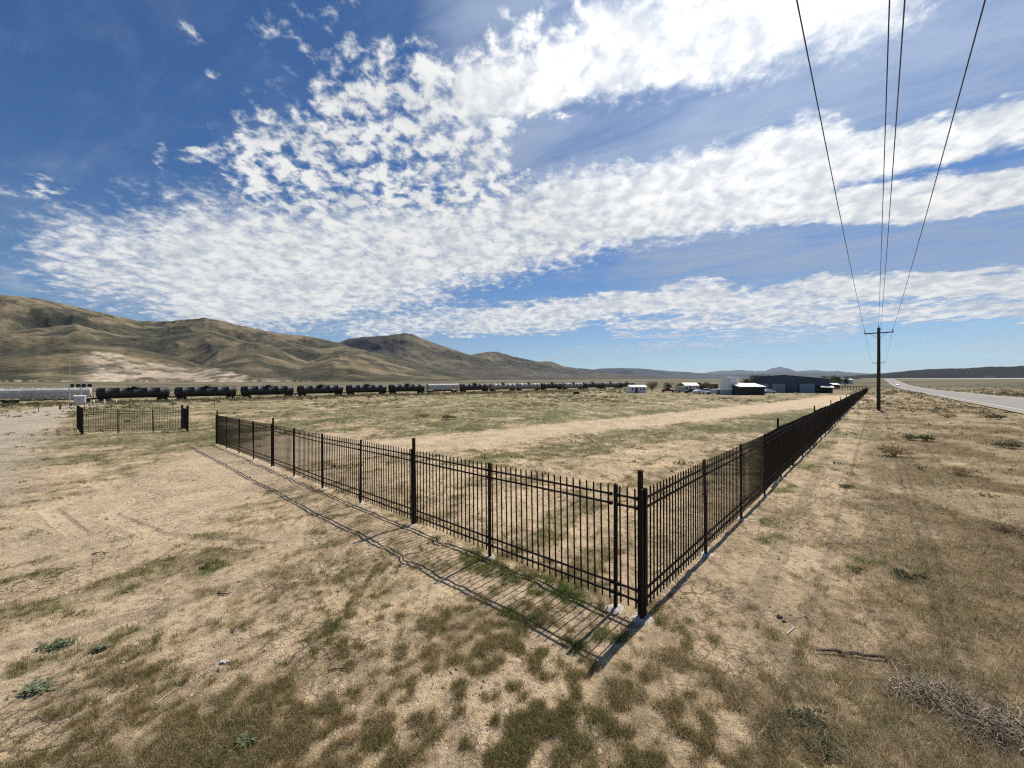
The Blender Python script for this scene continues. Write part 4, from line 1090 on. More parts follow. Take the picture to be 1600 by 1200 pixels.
def grass():
    x, y, r, g = scatter(380000, 2.7, 75, 101)
    d, gr, s, tr, gv = fields(x, y)
    a, b = ab(x, y)
    n = fbm(x*2.6, y*2.6, 4, 3); st = fbm(b*.9, a*3.2, 4, 51)
    p = np.clip(d*1.25 + (n-.5)*2.4 + (st-.5)*1.6 + (fbm(x*8, y*8, 2, 58)-.5)*3.6*(1-sst(10, 25, r)) - .58, 0, 1)*sst(.02, .2, d)
    keep = g.uniform(0, 1, len(x)) < p*.9
    x, y, r, gr, s, d = x[keep], y[keep], r[keep], gr[keep], s[keep], d[keep]
    z = near_z(x, y); pos = np.stack([x, y, z], 1)
    kind = g.uniform(0, 1, len(x)); isg = kind < gr*.9
    isstraw = (~isg) & (g.uniform(0, 1, len(x)) < .32+.55*s)
    cg = np.array([.165, .18, .05]); cb = np.array([.37, .255, .12]); cs = np.array([.60, .49, .31])
    lod = np.clip(r/9, .8, 4.5)
    for nm_, mask, c, h0, w0, ln, k, flat in (('green_grass', isg, cg, .065, .0036, .5, 8, 0), ('dry_grass', (~isg) & (~isstraw), cb, .055, .003, .6, 8, .1), ('straw_grass', isstraw, cs, .085, .003, .9, 6, .25)):
        P = pos[mask]; rr = r[mask]; L = lod[mask]
        c_ = c[None]*g.uniform(.7, 1.25, (len(P), 1))
        if nm_ == 'green_grass': c_ = c_*(1-sst(.6, .9, gr[mask])[:, None]*np.array([.15, -.22, .1])[None])
        V, Q, T, C = blades(P, k, h0*(1+.12*L)*g.uniform(.6, 1.5, len(P)), w0*L*1.15, c_, ln, .020*np.clip(L, .8, 4)+.006, .6, 5+k, flat)
        o = mesh_np(nm_, V, Q, T, M['leaf'], colors=C); tag(o, None, None, None, 'stuff')
        o['label'] = {'green_grass': 'short green grass in patches on the sandy soil', 'dry_grass': 'short brown dry grass covering the sandy ground', 'straw_grass': 'pale straw coloured dead grass on the verge'}[nm_]; o['category'] = 'grass'
grass()
def clumps():
    x, y, r, g = scatter(26000, 4.0, 70, 606); d, gr, s, tr, gv = fields(x, y); a, b = ab(x, y)
    n = fbm(x/1.8, y/1.8, 3, 88)
    k = g.uniform(0, 1, len(x)) < np.clip(d*1.2-.25, 0, 1)*sst(.44, .6, n)*np.where(a < -1.2, 1., .3)*(b > -9)*(1-tr)
    x, y, r, s = x[k], y[k], r[k], s[k]; pos = np.stack([x, y, near_z(x, y)], 1)
    c = np.where((g.uniform(0, 1, len(x)) < .62)[:, None], np.array([.58, .47, .29])[None], np.array([.26, .205, .11])[None])*g.uniform(.7, 1.2, (len(x), 1))
    L = np.clip(r/9, .8, 3.)
    V, Q, T, C = blades(pos, 26, g.uniform(.09, .24, len(x)), .0038*L, c, .7, .06+.035*L, .7, 77, .15)
    tag(mesh_np('bunch_grass', V, Q, T, M['leaf'], colors=C), 'dry straw coloured bunch grass on the right verge', 'grass', None, 'stuff')
clumps()
def litter():
    # long pale dead stalks lying about
    x, y, r, g = scatter(9000, 2.7, 16, 202)
    d, gr, s, tr, gv = fields(x, y); keep = g.uniform(0, 1, len(x)) < np.clip(d*.25+s*.5+.03, 0, 1)
    x, y, r = x[keep], y[keep], r[keep]; pos = np.stack([x, y, near_z(x, y)+.012], 1)
    V, Q, T, C = blades(pos, 2, g.uniform(.10, .42, len(x)), .0035*np.clip(r/6, .8, 2), np.tile([.52, .43, .29], (len(x), 1)), 1.25, .05, .15, 9, .2)
    tag(mesh_np('dead_stalks', V, Q, T, M['leaf'], colors=C), 'loose pale dead stalks lying over the dry ground', 'plant litter', None, 'stuff')
    # clods and pebbles
    x, y, r, g = scatter(60000, 2.6, 26, 303); d, gr, s, tr, gv = fields(x, y)
    keep = g.uniform(0, 1, len(x)) < (.25+.75*sst(.45, .6, fbm(x*1.3, y*1.3, 3, 41)))*(1-.7*tr); x, y, r = x[keep], y[keep], r[keep]
    N = len(x); sz = g.lognormal(-4.9, .58, N)*np.clip(r/7, .8, 2.2); z = near_z(x, y)
    base = np.array([[1,0,0],[0,1,0],[-1,0,0],[0,-1,0],[0,0,1],[0,0,-1]], float)
    V = base[None]*g.uniform(.55, 1.3, (N, 6, 1))*sz[:, None, None]*np.array([1., 1., .6]); th = g.uniform(0, 6.28, N); c, q = np.cos(th)[:, None], np.sin(th)[:, None]
    V = np.stack([V[..., 0]*c-V[..., 1]*q, V[..., 0]*q+V[..., 1]*c, V[..., 2]], -1) + np.stack([x, y, z+sz*.1], 1)[:, None]
    f = np.array([[0,1,4],[1,2,4],[2,3,4],[3,0,4],[1,0,5],[2,1,5],[3,2,5],[0,3,5]]); T = (np.arange(N)[:, None, None]*6+f[None]).reshape(-1, 3)
    C = np.repeat(np.array([.46, .36, .26])[None]*g.uniform(.45, 1.25, (N, 1)), 6, 0)
    mt = nm('clod_soil'); va = mt[1].nodes.new('ShaderNodeVertexColor'); va.layer_name = 'tone'; lnk(mt[1], va.outputs[0], mt[2].inputs['Base Color']); mt[2].inputs['Roughness'].default_value = .95
    tag(mesh_np('pebbles', V.reshape(-1, 3), None, T, mt[0], colors=C), 'small clods and pebbles strewn on the bare sand', 'pebbles', None, 'stuff')
litter()
def leaf_cloud(centers, rad, n, size, cols, seed, zsq=.8, z0=True):
    """centers (N,3), rad (N,) -> random small leaf quads filling low mounds"""
    g = np.random.default_rng(seed); N = len(centers)
    P = np.repeat(centers, n, 0); Rr = np.repeat(rad, n)
    v = g.normal(0, 1, (N*n, 3)); v /= np.linalg.norm(v, axis=1)[:, None]; k = g.uniform(.25, 1, N*n)**.5
    lump = 1+.35*np.sin(v[:, 0]*5+np.repeat(g.uniform(0, 6, N), n))*np.cos(v[:, 1]*4+v[:, 2]*3)
    v = v*(k*lump)[:, None]; v[:, 2] = np.abs(v[:, 2])*zsq if z0 else v[:, 2]*zsq
    P = P + v*Rr[:, None]
    S = np.repeat(size, n)*g.uniform(.5, 1.4, N*n)
    a = g.normal(0, 1, (N*n, 3)); a /= np.linalg.norm(a, axis=1)[:, None]; b = np.cross(a, g.normal(0, 1, (N*n, 3))); b /= np.linalg.norm(b, axis=1)[:, None]+1e-9
    a *= S[:, None]; b *= (S*.45)[:, None]
    V = np.stack([P-a, P+b, P+a, P-b], 1).reshape(-1, 3); Q = np.arange(N*n*4).reshape(-1, 4)
    C = np.repeat(np.repeat(cols, n, 0)*g.uniform(.6, 1.4, (N*n, 1)), 4, 0)
    return V, Q, C
def sage():
    # low desert scrub farther off
    A1 = scatter(7000, 16, 110, 404); A2 = scatter(9000, 60, 190, 405); A3 = scatter(8000, 150, 700, 406); g = A1[3]
    x, y, r = (np.concatenate([A1[i], A2[i], A3[i]]) for i in range(3))
    d, gr, s, tr, gv = fields(x, y); a, b = ab(x, y)
    band = sst(.48, .6, fbm(x/16, y/16, 3, 141))
    rl = (x-RL0[0])*-RLD[1]+(y-RL0[1])*RLD[0]       # distance beyond the rails
    ro = (x-P0[0])*RD[1]-(y-P0[1])*RD[0]
    p = (.05+.5*band*sst(25, 60, r))*(1-tr)*(1-gv); p = np.where((rl > -45) & (rl < -4), .85, p); p = np.where((rl > -4) & (rl < 5), 0, p)
    p = np.where((ro > -2) & (ro < 11), 0, p); p = np.where(ro > 11, .9, p); p = np.where((a < 0) & (ro < -2) & (r > 30), .45, p)
    p = np.where((r > 100) & (np.abs(x/y-.60) < .28), p*.25, p)
    keep = g.uniform(0, 1, len(x)) < p; x, y, r = x[keep], y[keep], r[keep]
    rad = g.uniform(.10, .38, len(x))*np.clip(r/60, .55, 3); rad = np.minimum(rad, .9)*np.where((rl[keep] > -45) & (rl[keep] < -4), 1.25, 1.)
    cc = np.array([.10, .098, .052]); cd = np.array([.24, .185, .10])
    m = (g.uniform(0, 1, len(x)) < .4)[:, None]; c = np.where(m, cd[None], cc[None])*g.uniform(.75, 1.25, (len(x), 1))
    V, Q, C = leaf_cloud(np.stack([x, y, ground(x, y)], 1), rad, 24, rad*.22, c, 7, .7)
    tag(mesh_np('sagebrush', V, Q, None, M['leaf'], colors=C), 'low grey-green sagebrush scattered over the distant field', 'sagebrush', None, 'stuff')
sage()
def bush(name, px, py, rad, h, c, label, cat, seed, n=900, Yf=None, stems=True, size=None):
    if Yf: Y = Yf; x = atY(px, Y)
    else: x, Y = on_ground(px, py)
    zb = gz(x, Y); root = empty(name, (x, Y, zb), 0, label, cat)
    g = np.random.default_rng(seed); k = 7
    cen = np.stack([g.uniform(-.6, .6, k)*rad, g.uniform(-.6, .6, k)*rad, g.uniform(.1, .55, k)*h], 1); rr = rad*g.uniform(.35, .6, k)
    V, Q, C = leaf_cloud(cen, rr, n//k, np.full(k, size or rad*.06), np.tile(c, (k, 1))*g.uniform(.7, 1.3, (k, 1)), seed+1, h/rad*.9)
    mesh_np('crown', V, Q, None, M['leaf'], parent=root, colors=C)
    if stems:
        mb = MB()
        for i in range(9):
            a = random.uniform(0, 6.28); mb.tube([(0, 0, -.05), (math.cos(a)*rad*.3, math.sin(a)*rad*.3, h*.4), (math.cos(a)*rad*.6, math.sin(a)*rad*.6, h*.85)], [rad*.04, rad*.025, rad*.008], 4)
        mb.build('stem', M['deadwood'], root)
    return root
G1 = [.09, .10, .035]; G2 = [.13, .12, .06]; B1 = [.28, .21, .12]; DG = [.06, .065, .03]
bush('scrub_bush', 1420, 688, .45, .42, G2, 'dark olive scrub bush on the right verge, left of its neighbour', 'bush', 1)
bush('scrub_bush', 1446, 689, .5, .38, G1, 'dark olive scrub bush on the right verge with green foot', 'bush', 2)
bush('scrub_bush', 1397, 712, .75, .5, [.40, .31, .18], 'low tan scrub bush near the fence side wheel track', 'bush', 3)
SB = [.36, .28, .155]
bush('scrub_bush', 1500, 742, .42, .30, SB, 'tan bunch of dry brush on the verge, below the pair of dark bushes', 'bush', 21)
bush('scrub_bush', 1572, 700, .6, .42, G2, 'olive bush near the right edge of the photo, level with the dark pair', 'bush', 22)
bush('scrub_bush', 1322, 762, .22, .12, G2, 'small dark weed mound beside the bare strip, mid verge', 'bush', 23)
bush('scrub_bush', 1578, 832, .34, .22, SB, 'tan brush clump at the right edge above the brown grass', 'bush', 24)
bush('scrub_bush', 1560, 655, .9, .5, G2, 'low olive bush on the verge just below the asphalt road', 'bush', 25)
bush('scrub_bush', 1480, 652, .8, .35, SB, 'pale flattened bush between the power pole and the asphalt road', 'bush', 26)
bush('scrub_bush', 1338, 895, .13, .09, G1, 'small bright green weed clump on the verge, left one', 'bush', 4, 700)
bush('scrub_bush', 1418, 903, .2, .12, G1, 'wider green weed clump on the verge, right one', 'bush', 5, 900)
bush('scrub_bush', 326, 886, .16, .08, G1, 'bright green clump at the left end of the sandy strip', 'bush', 6, 900)
bush('scrub_bush', 621, 893, .1, .16, G2, 'upright green tuft standing by the fence shadow', 'bush', 7, 700)
bush('scrub_bush', 700, 655, 1.0, .5, B1, 'tan rounded bush in the field behind the short fence arm', 'bush', 8)
bush('scrub_bush', 660, 652, .8, .4, B1, 'smaller tan bush left of the rounded one in the field', 'bush', 9)
bush('scrub_bush', 405, 0, 1.6, 2.6, G2, 'leafless-looking olive bush behind the train near the third tank car', 'bush', 10, 900, 165)
bush('scrub_bush', 420, 0, 2.0, 2.8, B1, 'brownish bush behind the train, beside the olive one', 'bush', 11, 900, 165)
bush('scrub_bush', 560, 0, 2.2, 2.4, B1, 'left bush of the pair behind the fifth tank car', 'bush', 12, 900, 210)
bush('scrub_bush', 574, 0, 2.2, 2.6, G2, 'right bush of the pair behind the fifth tank car', 'bush', 13, 900, 210)
def tree(px, Y, h, rad, c, label, seed, n=2600, trunk=.3):
    x = atY(px, Y); zb = gz(x, Y); root = empty('tree', (x, Y, zb), 0, label, 'tree', 'trees around the distant sheds')
    g = np.random.default_rng(seed); k = 16; th = g.uniform(0, 6.28, k); q = g.uniform(.1, .75, k)*rad
    cen = np.stack([q*np.cos(th), q*np.sin(th), h*(.35+.5*g.uniform(0, 1, k))], 1); rr = rad*g.uniform(.3, .5, k)
    V, Q, C = leaf_cloud(cen, rr, n//k, np.full(k, rad*.05), np.tile(c, (k, 1))*g.uniform(.65, 1.35, (k, 1)), seed+1, .9, False)
    mesh_np('crown', V, Q, None, M['leaf'], parent=root, colors=C)
    mb = MB(); mb.tube([(0,0,-.3), (.05*h*.1, 0, h*.3), (0, .02*h, h*.7)], [trunk, trunk*.7, trunk*.2], 7)
    for i in range(8): mb.tube([(0, 0, h*(.2+.05*i)), tuple(cen[i]*np.array([.6, .6, .9]))], [trunk*.4, trunk*.12], 5)
    mb.build('trunk', M['darkwood'], root)
for i, (px_, Y_, h_, r_, c_, l_) in enumerate(((1182, 210, 8.2, 4.5, DG, 'dark tree rising over the left end of the blue shed roof'), (1195, 215, 8.8, 4.5, DG, 'dark tree just right of the first one over the shed roof'),
    (1170, 200, 6.0, 3.5, DG, 'lower dark tree between the black shed and the blue shed'), (1292, 260, 9.5, 5.5, DG, 'dark tree just off the right end of the blue shed'),
    (1306, 280, 9., 5.5, DG, 'broad dark tree second to the right of the blue shed'), (1320, 330, 9., 5., DG, 'dark tree behind the tiny white-roofed barn'),
    (1019, 190, 4.6, 3.2, [.17, .11, .05], 'orange-brown tree right of the white-roofed cabin'), (1044, 200, 4.0, 3.0, [.14, .10, .05], 'brown tree above the dull red pickup'),
    (1062, 205, 3.6, 2.8, DG, 'small dark green tree left of the pale distant house'), (1107, 190, 3.8, 3.5, G1, 'olive tree behind the silver pickup'),
    (1098, 185, 3.2, 3.0, [.14, .10, .05], 'low brown tree left of the olive tree behind the pickups'), (876, 300, 4.0, 2.6, DG, 'tiny dark tree far behind the last tank cars'))):
    tree(px_, Y_, h_, r_, c_, l_, 500+i*3)
def leafy_weed(px, py, rad, label, seed, c=(.20, .23, .13)):
    x, Y = on_ground(px, py); zb = gz(x, Y)+.01; g = random.Random(seed); mb = MB(); root = empty('leafy_weed', (x, Y, zb), 0, label, 'weed')
    V = []; Q = []; C = []
    for i in range(int(120*max(1, rad/.13))):
        cx, cy = max(-rad, min(rad, g.gauss(0, rad*.40))), max(-rad*.6, min(rad*.6, g.gauss(0, rad*.24))); a = g.uniform(0, 6.28); l = g.uniform(.025, .065); w = l*.28; up = g.uniform(.2, 1.0)
        p = [(0, 0, 0), (l*.5, w, l*.5*up), (l, 0, l*.55*up), (l*.5, -w, l*.5*up)]
        n = len(V); sh = g.uniform(.6, 1.5)
        for q in p: V.append((cx+q[0]*math.cos(a)-q[1]*math.sin(a), cy+q[0]*math.sin(a)+q[1]*math.cos(a), q[2]+.005+g.uniform(0, .02))); C.append([v*sh for v in c])
        Q.append((n, n+1, n+2, n+3))
    mesh_np('leaf', V, Q, None, M['leaf'], parent=root, colors=np.array(C))
    V, Q, T, C = blades(np.zeros((14, 3))+np.random.default_rng(seed).normal(0, rad*.3, (14, 3))*np.array([1, .6, 0]), 4, np.full(14, .05), np.full(14, .004), np.tile([.2, .15, .08], (14, 1)), .6, .02, .5, seed)
    mesh_np('stem', V, Q, T, M['leaf'], parent=root, colors=C)
leafy_weed(88, 1012, .20, 'grey-green broad-leaved weed at the left, upper one of the two clumps', 1)
leafy_weed(60, 1078, .19, 'pale broad-leaved weed at the left edge, lower one of the two clumps', 2, (.30, .33, .20))
leafy_weed(160, 1015, .05, 'tiny pale weed just right of the upper broad-leaved clump', 3, (.34, .36, .24))
leafy_weed(1258, 1128, .20, 'dark green leafy weed at the bottom right, upper half', 4, (.06, .085, .04))
leafy_weed(1295, 1172, .17, 'dark green leafy weed at the bottom edge, below its neighbour', 5, (.07, .10, .03))
leafy_weed(385, 1163, .07, 'grey-green weed near the bottom edge, left of centre', 6, (.20, .24, .14))
def dead_brush(pts, label, seed, n, rad):
    x, Y = on_ground(*pts); zb = gz(x, Y); g = random.Random(seed); root = empty('dead_brush', (x, Y, zb), 0, label, 'dead brush')
    for nm_, cnt, th, mt in (('twig', n, .0026, 'deadwood'), ('branch', n//7, .006, 'deadwood'), ('inner_twig', n//2, .003, 'darkwood')):
        mb = MB()
        for i in range(cnt):
            a = g.uniform(0, 6.28); el = g.uniform(.0, 1.0); p = Vector((g.gauss(0, .5)*rad[0]*.7, g.gauss(0, .5)*rad[1]*.7, g.uniform(0, .6)*rad[2]))
            dv = Vector((math.cos(a), math.sin(a), el*.5-.1)); L = g.uniform(.12, .42)*rad[0]; path = [p.copy()]; m = 5
            for k in range(m):
                dv = (dv+Vector((g.gauss(0, .35), g.gauss(0, .35), g.gauss(0, .25)-.03))).normalized(); p = p+dv*L/m*1.5
                p.z = max(.004, p.z); path.append(p.copy())
            mb.tube(path, [th*(1-.14*k) for k in range(m+1)], 3, False)
        mb.build(nm_, M[mt], root)
    return root
dead_brush((1452, 1092), 'tangled grey dead brush heap at the lower right, the upper heap', 1, 600, (.46, .24, .17))
dead_brush((1575, 1150), 'tangled pale dead brush heap in the bottom right corner', 2, 640, (.48, .28, .20))
dead_brush((1512, 1120), 'grey dead brush heap between the upper heap and the corner heap', 8, 320, (.36, .2, .13))
dead_brush((1400, 1085), 'wispy pale dead twigs at the left tip of the brush heap', 3, 60, (.2, .12, .06))
def stick(name, pts, rad, mat, label, cat, lift=.01):
    W = [on_ground(*p) for p in pts]; zb = gz(*W[0]); mb = MB(); P = []
    for i in range(len(W)-1):
        for k in range(4 if i < len(W)-2 else 5):
            t = k/4; x = W[i][0]+(W[i+1][0]-W[i][0])*t; y = W[i][1]+(W[i+1][1]-W[i][1])*t
            P.append((x-W[0][0]+random.gauss(0, rad*.5), y-W[0][1]+random.gauss(0, rad*.5), gz(x, y)-zb+lift+rad+random.uniform(0, rad)))
    n = len(P); mb.tube(P, [rad*random.uniform(.75, 1.2)*(1-.5*i/n) for i in range(n)], 6)
    o = mb.build(name, M[mat], None, (W[0][0], W[0][1], zb)); return tag(o, label, cat)
stick('fallen_branch', [(1390,1034),(1335,1026),(1277,1020)], .02, 'darkwood', 'dark weathered branch lying above the dead brush heap', 'branch')
stick('stick', [(1230,993),(1241,981)], .006, 'scrap', 'short white stick on the dry grass right of the corner post', 'stick')
stick('stick', [(340,928),(352,931),(361,929)], .012, 'darkwood', 'short black charred stick at mid left', 'stick')
stick('stick', [(512,1052),(525,1048),(543,1049)], .009, 'darkwood', 'curved black stick lying on the sand at lower centre', 'stick')
stick('stick', [(244,1102),(262,1088),(279,1076)], .006, 'deadwood', 'straight pale stick in the brown grass at lower left', 'stick')
stick('stick', [(312,1058),(330,1049),(346,1044)], .007, 'deadwood', 'pale split stick beside the white scrap', 'stick')
stick('stick', [(60,1175),(110,1160),(160,1150)], .005, 'deadwood', 'long pale stalk in the bottom left corner', 'stick')
stick('stick', [(145,868),(156,865),(168,866)], .013, 'darkwood', 'dark stick lying among the green patches at far left', 'stick')
def scrap():
    x, Y = on_ground(350, 1036); zb = gz(x, Y); mb = MB(); g = random.Random(4); n = 7; vs = [(i*.014-.045+g.uniform(-.004, .004), j*.012-.02, .018+g.uniform(-.008, .014)) for j in range(4) for i in range(n)]
    top = [(j*n+i, j*n+i+1, (j+1)*n+i+1, (j+1)*n+i) for j in range(3) for i in range(n-1)]
    vb = [(v[0], v[1], v[2]-.006) for v in vs]; mb.raw(vs+vb, top+[tuple(q+28 for q in reversed(f)) for f in top])
    tag(mb.build('scrap', M['scrap'], None, (x, Y, zb)), 'crumpled white scrap on the sand at lower left', 'scrap')
    for px_, py_, s_, l_ in ((1218, 965, .03, 'dark lump of dirt right of the corner post'), (1225, 972, .02, 'smaller dark dirt lump beside the first')):
        x, Y = on_ground(px_, py_); mb = MB(); g = random.Random(px_); vs = []; 
        for j in range(6):
            for k in range(9):
                a = k/9*6.283; e = -1.2+j*.48; q = s_*g.uniform(.75, 1.3); vs.append((q*math.cos(a)*math.cos(e)*1.3, q*math.sin(a)*math.cos(e), q*math.sin(e)*.7+s_*.3))
        mb.raw(vs, [(j*9+k, j*9+(k+1) % 9, (j+1)*9+(k+1) % 9, (j+1)*9+k) for j in range(5) for k in range(9)]+[tuple(range(45, 54))])
        tag(mb.build('clod', M['darkwood'], None, (x, Y, gz(x, Y))), l_, 'clod')
scrap()

# ------------------------------------------------------------------ haze
def haze():
    mb = MB(); mb.box(-27000, 27000, -600, 27500, -8, 1250) if False else mb.box(-26500, 26500, -26500, 26500, -8, 1150)
    m = bpy.data.materials.new('haze_air'); m.use_nodes = True; nt = m.node_tree
    for n in list(nt.nodes):
        if n.type == 'BSDF_PRINCIPLED': nt.nodes.remove(n)
    v = nt.nodes.new('ShaderNodeVolumePrincipled'); v.inputs['Color'].default_value = (.52, .72, 1., 1); v.inputs['Density'].default_value = HAZE; v.inputs['Anisotropy'].default_value = 0.2
    lnk(nt, v.outputs[0], nt.nodes['Material Output'].inputs['Volume'])
    o = mb.build('haze', m); o['kind'] = 'stuff'; o['label'] = 'thin blue haze lying over the whole valley'; o['category'] = 'haze'
HAZE = 1.6e-5
USE_HAZE = True
if USE_HAZE: haze()

# ------------------------------------------------------------------ sky and light
SUN = Vector((.471, .559, 1.0)).normalized()
el = math.asin(SUN.z); azs = math.atan2(SUN.x, SUN.y)
w = bpy.data.worlds.new('World'); sc.world = w; w.use_nodes = True; nt = w.node_tree
for n in list(nt.nodes): nt.nodes.remove(n)
class E:
    def __init__(s, sock): s.s = sock
    def _m(s, op, o=None, o2=None):
        n = nt.nodes.new('ShaderNodeMath'); n.operation = op
        for i, v in enumerate((s, o, o2)):
            if v is None: continue
            if isinstance(v, E): nt.links.new(v.s, n.inputs[i])
            else: n.inputs[i].default_value = v
        return E(n.outputs[0])
    def __add__(s, o): return s._m('ADD', o)
    def __sub__(s, o): return s._m('SUBTRACT', o)
    def __mul__(s, o): return s._m('MULTIPLY', o)
    def __truediv__(s, o): return s._m('DIVIDE', o)
    def max(s, o): return s._m('MAXIMUM', o)
    def min(s, o): return s._m('MINIMUM', o)
def smooth(x, a, b):
    n = nt.nodes.new('ShaderNodeMapRange'); n.interpolation_type = 'SMOOTHSTEP'
    nt.links.new(x.s, n.inputs[0]); n.inputs[1].default_value = a; n.inputs[2].default_value = b; return E(n.outputs[0])
def VM(op, a, b=None, out=0, scale=None):
    n = nt.nodes.new('ShaderNodeVectorMath'); n.operation = op
    for i, v in enumerate((a, b)):
        if v is None: continue
        if isinstance(v, tuple): n.inputs[i].default_value = v
        else: nt.links.new(v, n.inputs[i])
    if scale is not None:
        if isinstance(scale, E): nt.links.new(scale.s, n.inputs['Scale'])
        else: n.inputs['Scale'].default_value = scale
    return n.outputs['Value'] if out else n.outputs[0]
def comb(x, y, z=0.):
    n = nt.nodes.new('ShaderNodeCombineXYZ')
    for i, v in enumerate((x, y, z)):
        if isinstance(v, E): nt.links.new(v.s, n.inputs[i])
        else: n.inputs[i].default_value = v
    return n.outputs[0]
def nz(vec, scale, detail=4, rough=.55, dist=0., dim='2D'):
    n = nt.nodes.new('ShaderNodeTexNoise'); n.noise_dimensions = dim; n.inputs['Scale'].default_value = scale; n.inputs['Detail'].default_value = detail
    n.inputs['Roughness'].default_value = rough; n.inputs['Distortion'].default_value = dist; nt.links.new(vec, n.inputs['Vector']); return E(n.outputs[0])
tc = nt.nodes.new('ShaderNodeTexCoord'); sp = nt.nodes.new('ShaderNodeSeparateXYZ'); nt.links.new(tc.outputs['Generated'], sp.inputs[0])
dx, dy, dz = E(sp.outputs[0]), E(sp.outputs[1]), E(sp.outputs[2])
AZ = dx._m('ARCTAN2', dy); EL = dz._m('ARCSINE')
zc = dz.max(.012); U = dx/zc; Vv = dy/zc        # position on the cloud deck
deck = comb(U, Vv); zq = dz.max(0.)+.26; deck2 = comb(dx/zq, dy/zq)
dirx, diry = .86, -.51
along = U*dirx+Vv*diry; across = U*-diry+Vv*dirx
# warp of the masks so that edges run ragged (in deck space)
wn = nt.nodes.new('ShaderNodeTexNoise'); wn.noise_dimensions = '2D'; wn.inputs['Scale'].default_value = 2.2; wn.inputs['Detail'].default_value = 5; wn.inputs['Roughness'].default_value = .6; nt.links.new(deck, wn.inputs['Vector'])
wv = VM('SUBTRACT', wn.outputs['Color'], (.5, .5, .5)); wv = VM('MULTIPLY', wv, (.07, .055, 0))
pos = VM('ADD', comb(AZ, EL), wv)
def ang(p):
    px, py = p; return (math.atan((px-800)/F), math.atan((600-py)/math.hypot(F, px-800)), 0.)
def caps(a, b, wpx, dens, soft=.35):
    a, b = ang(a), ang(b); mid = ((a[0]+b[0])/2); k = 1.0/F*math.cos(mid)
    ba = (b[0]-a[0], b[1]-a[1], 0.); L2 = ba[0]**2+ba[1]**2+1e-9
    pa = VM('SUBTRACT', pos, a); t = E(VM('DOT', pa, (ba[0]/L2, ba[1]/L2, 0.), 1)) if False else None
    n = nt.nodes.new('ShaderNodeVectorMath'); n.operation = 'DOT_PRODUCT'; nt.links.new(pa, n.inputs[0]); n.inputs[1].default_value = (ba[0]/L2, ba[1]/L2, 0.)
    n2 = nt.nodes.new('ShaderNodeClamp'); nt.links.new(n.outputs['Value'], n2.inputs[0])
    sc_ = VM('SCALE', ba, None, 0, E(n2.outputs[0])); df = VM('SUBTRACT', pa, sc_)
    ln = nt.nodes.new('ShaderNodeVectorMath'); ln.operation = 'LENGTH'; nt.links.new(df, ln.inputs[0])
    m = nt.nodes.new('ShaderNodeMapRange'); m.interpolation_type = 'SMOOTHSTEP'; nt.links.new(ln.outputs['Value'], m.inputs[0])
    wr = wpx*k; m.inputs[1].default_value = wr*(1-soft)*.9; m.inputs[2].default_value = wr*(1+soft)*1.1; m.inputs[3].default_value = dens; m.inputs[4].default_value = 0.
    return E(m.outputs[0])
def field(L):
    f = None
    for c in L:
        q = caps(*c); f = q if f is None else f.max(q)
    return f
# patchy mackerel cloud, smooth cloud bands, thin veil
puff = field([((600,150),(900,85),50,.82,.6), ((420,260),(560,350),60,.85,.6), ((540,180),(760,130),44,.86,.5), ((490,240),(740,215),66,.82,.5), ((480,330),(760,300),60,.86,.6), ((255,242),(415,238),13,.72,.5), ((560,200),(640,330),95,.66,.5),
              ((275,45),(290,60),16,.45,1.), ((430,30),(560,10),38,.42,1.), ((338,124),(340,124),9,.5,1.), ((335,293),(355,298),7,.5,.8), ((740,270),(800,290),30,.55,.6), ((0,290),(90,298),20,.52,1.)])
band = field([((150,405),(420,420),58,.80,.6), ((330,425),(640,400),86,.95,.6), ((300,470),(520,470),34,.95,.3), ((600,400),(900,340),58,.92,.5), ((880,335),(1260,262),52,1.,.28),
              ((1180,268),(1420,235),27,.95,.35), ((1380,240),(1640,185),30,.98,.35), ((1090,338),(1300,322),17,.9,.35), ((1280,322),(1640,292),26,.98,.3), ((740,140),(960,85),30,.95,.35), ((930,80),(1180,40),44,1.,.55),
              ((1080,30),(1360,-60),64,1.,.6), ((560,515),(760,492),20,.75,.5), ((740,500),(960,478),20,.9,.4), ((920,478),(1120,462),20,.95,.4), ((1080,480),(1330,455),24,.85,.5), ((1300,452),(1650,438),20,.98,.35),
              ((1180,492),(1640,480),14,.85,.5), ((950,505),(1340,500),9,.8,.6), ((700,515),(900,505),12,.8,.6), ((110,390),(180,400),26,.7,.6)])
streak = field([((960,524),(1340,516),4,.9,.8), ((1000,540),(1330,528),4,.8,.8), ((880,545),(1150,545),3,.7,.8), ((1480,545),(1640,540),4,.8,.8), ((1480,528),(1620,524),3,.6,.8), ((830,560),(1050,556),3,.6,.9), ((1120,556),(1320,550),3,.6,.9), ((130,452),(200,470),16,.5,1.), ((-20,420),(30,440),22,.5,1.), ((740,445),(790,440),4,.7,.8), ((650,470),(700,460),3,.7,.8)])
veil = field([((800,210),(1320,190),100,.8,.8), ((1150,120),(1650,70),110,.72,.9), ((760,60),(1000,-10),80,.85,.9), ((700,200),(800,180),60,.5,.9), ((1000,400),(1650,375),52,.75,.9), ((1300,290),(1650,240),40,.55,.9), ((960,440),(1640,415),22,.5,.9), ((-50,300),(120,290),60,.22,1.), ((880,420),(1100,400),26,.35,.9)])
cells = nz(deck2, 19., 5, .56, .2); fine = nz(deck2, 42., 4, .6, .3); fib = nz(comb(along*.55, across*2.0), 2.4, 7, .62, .5); fibf = nz(comb(along*.5, across*1.6), 10., 5, .6, .4)
big = nz(deck, 1.5, 6, .6)
k_p = smooth(puff+(cells-.5)*2.1+(fine-.5)*.6, .38, 1.05)*smooth(puff, .05, .4)
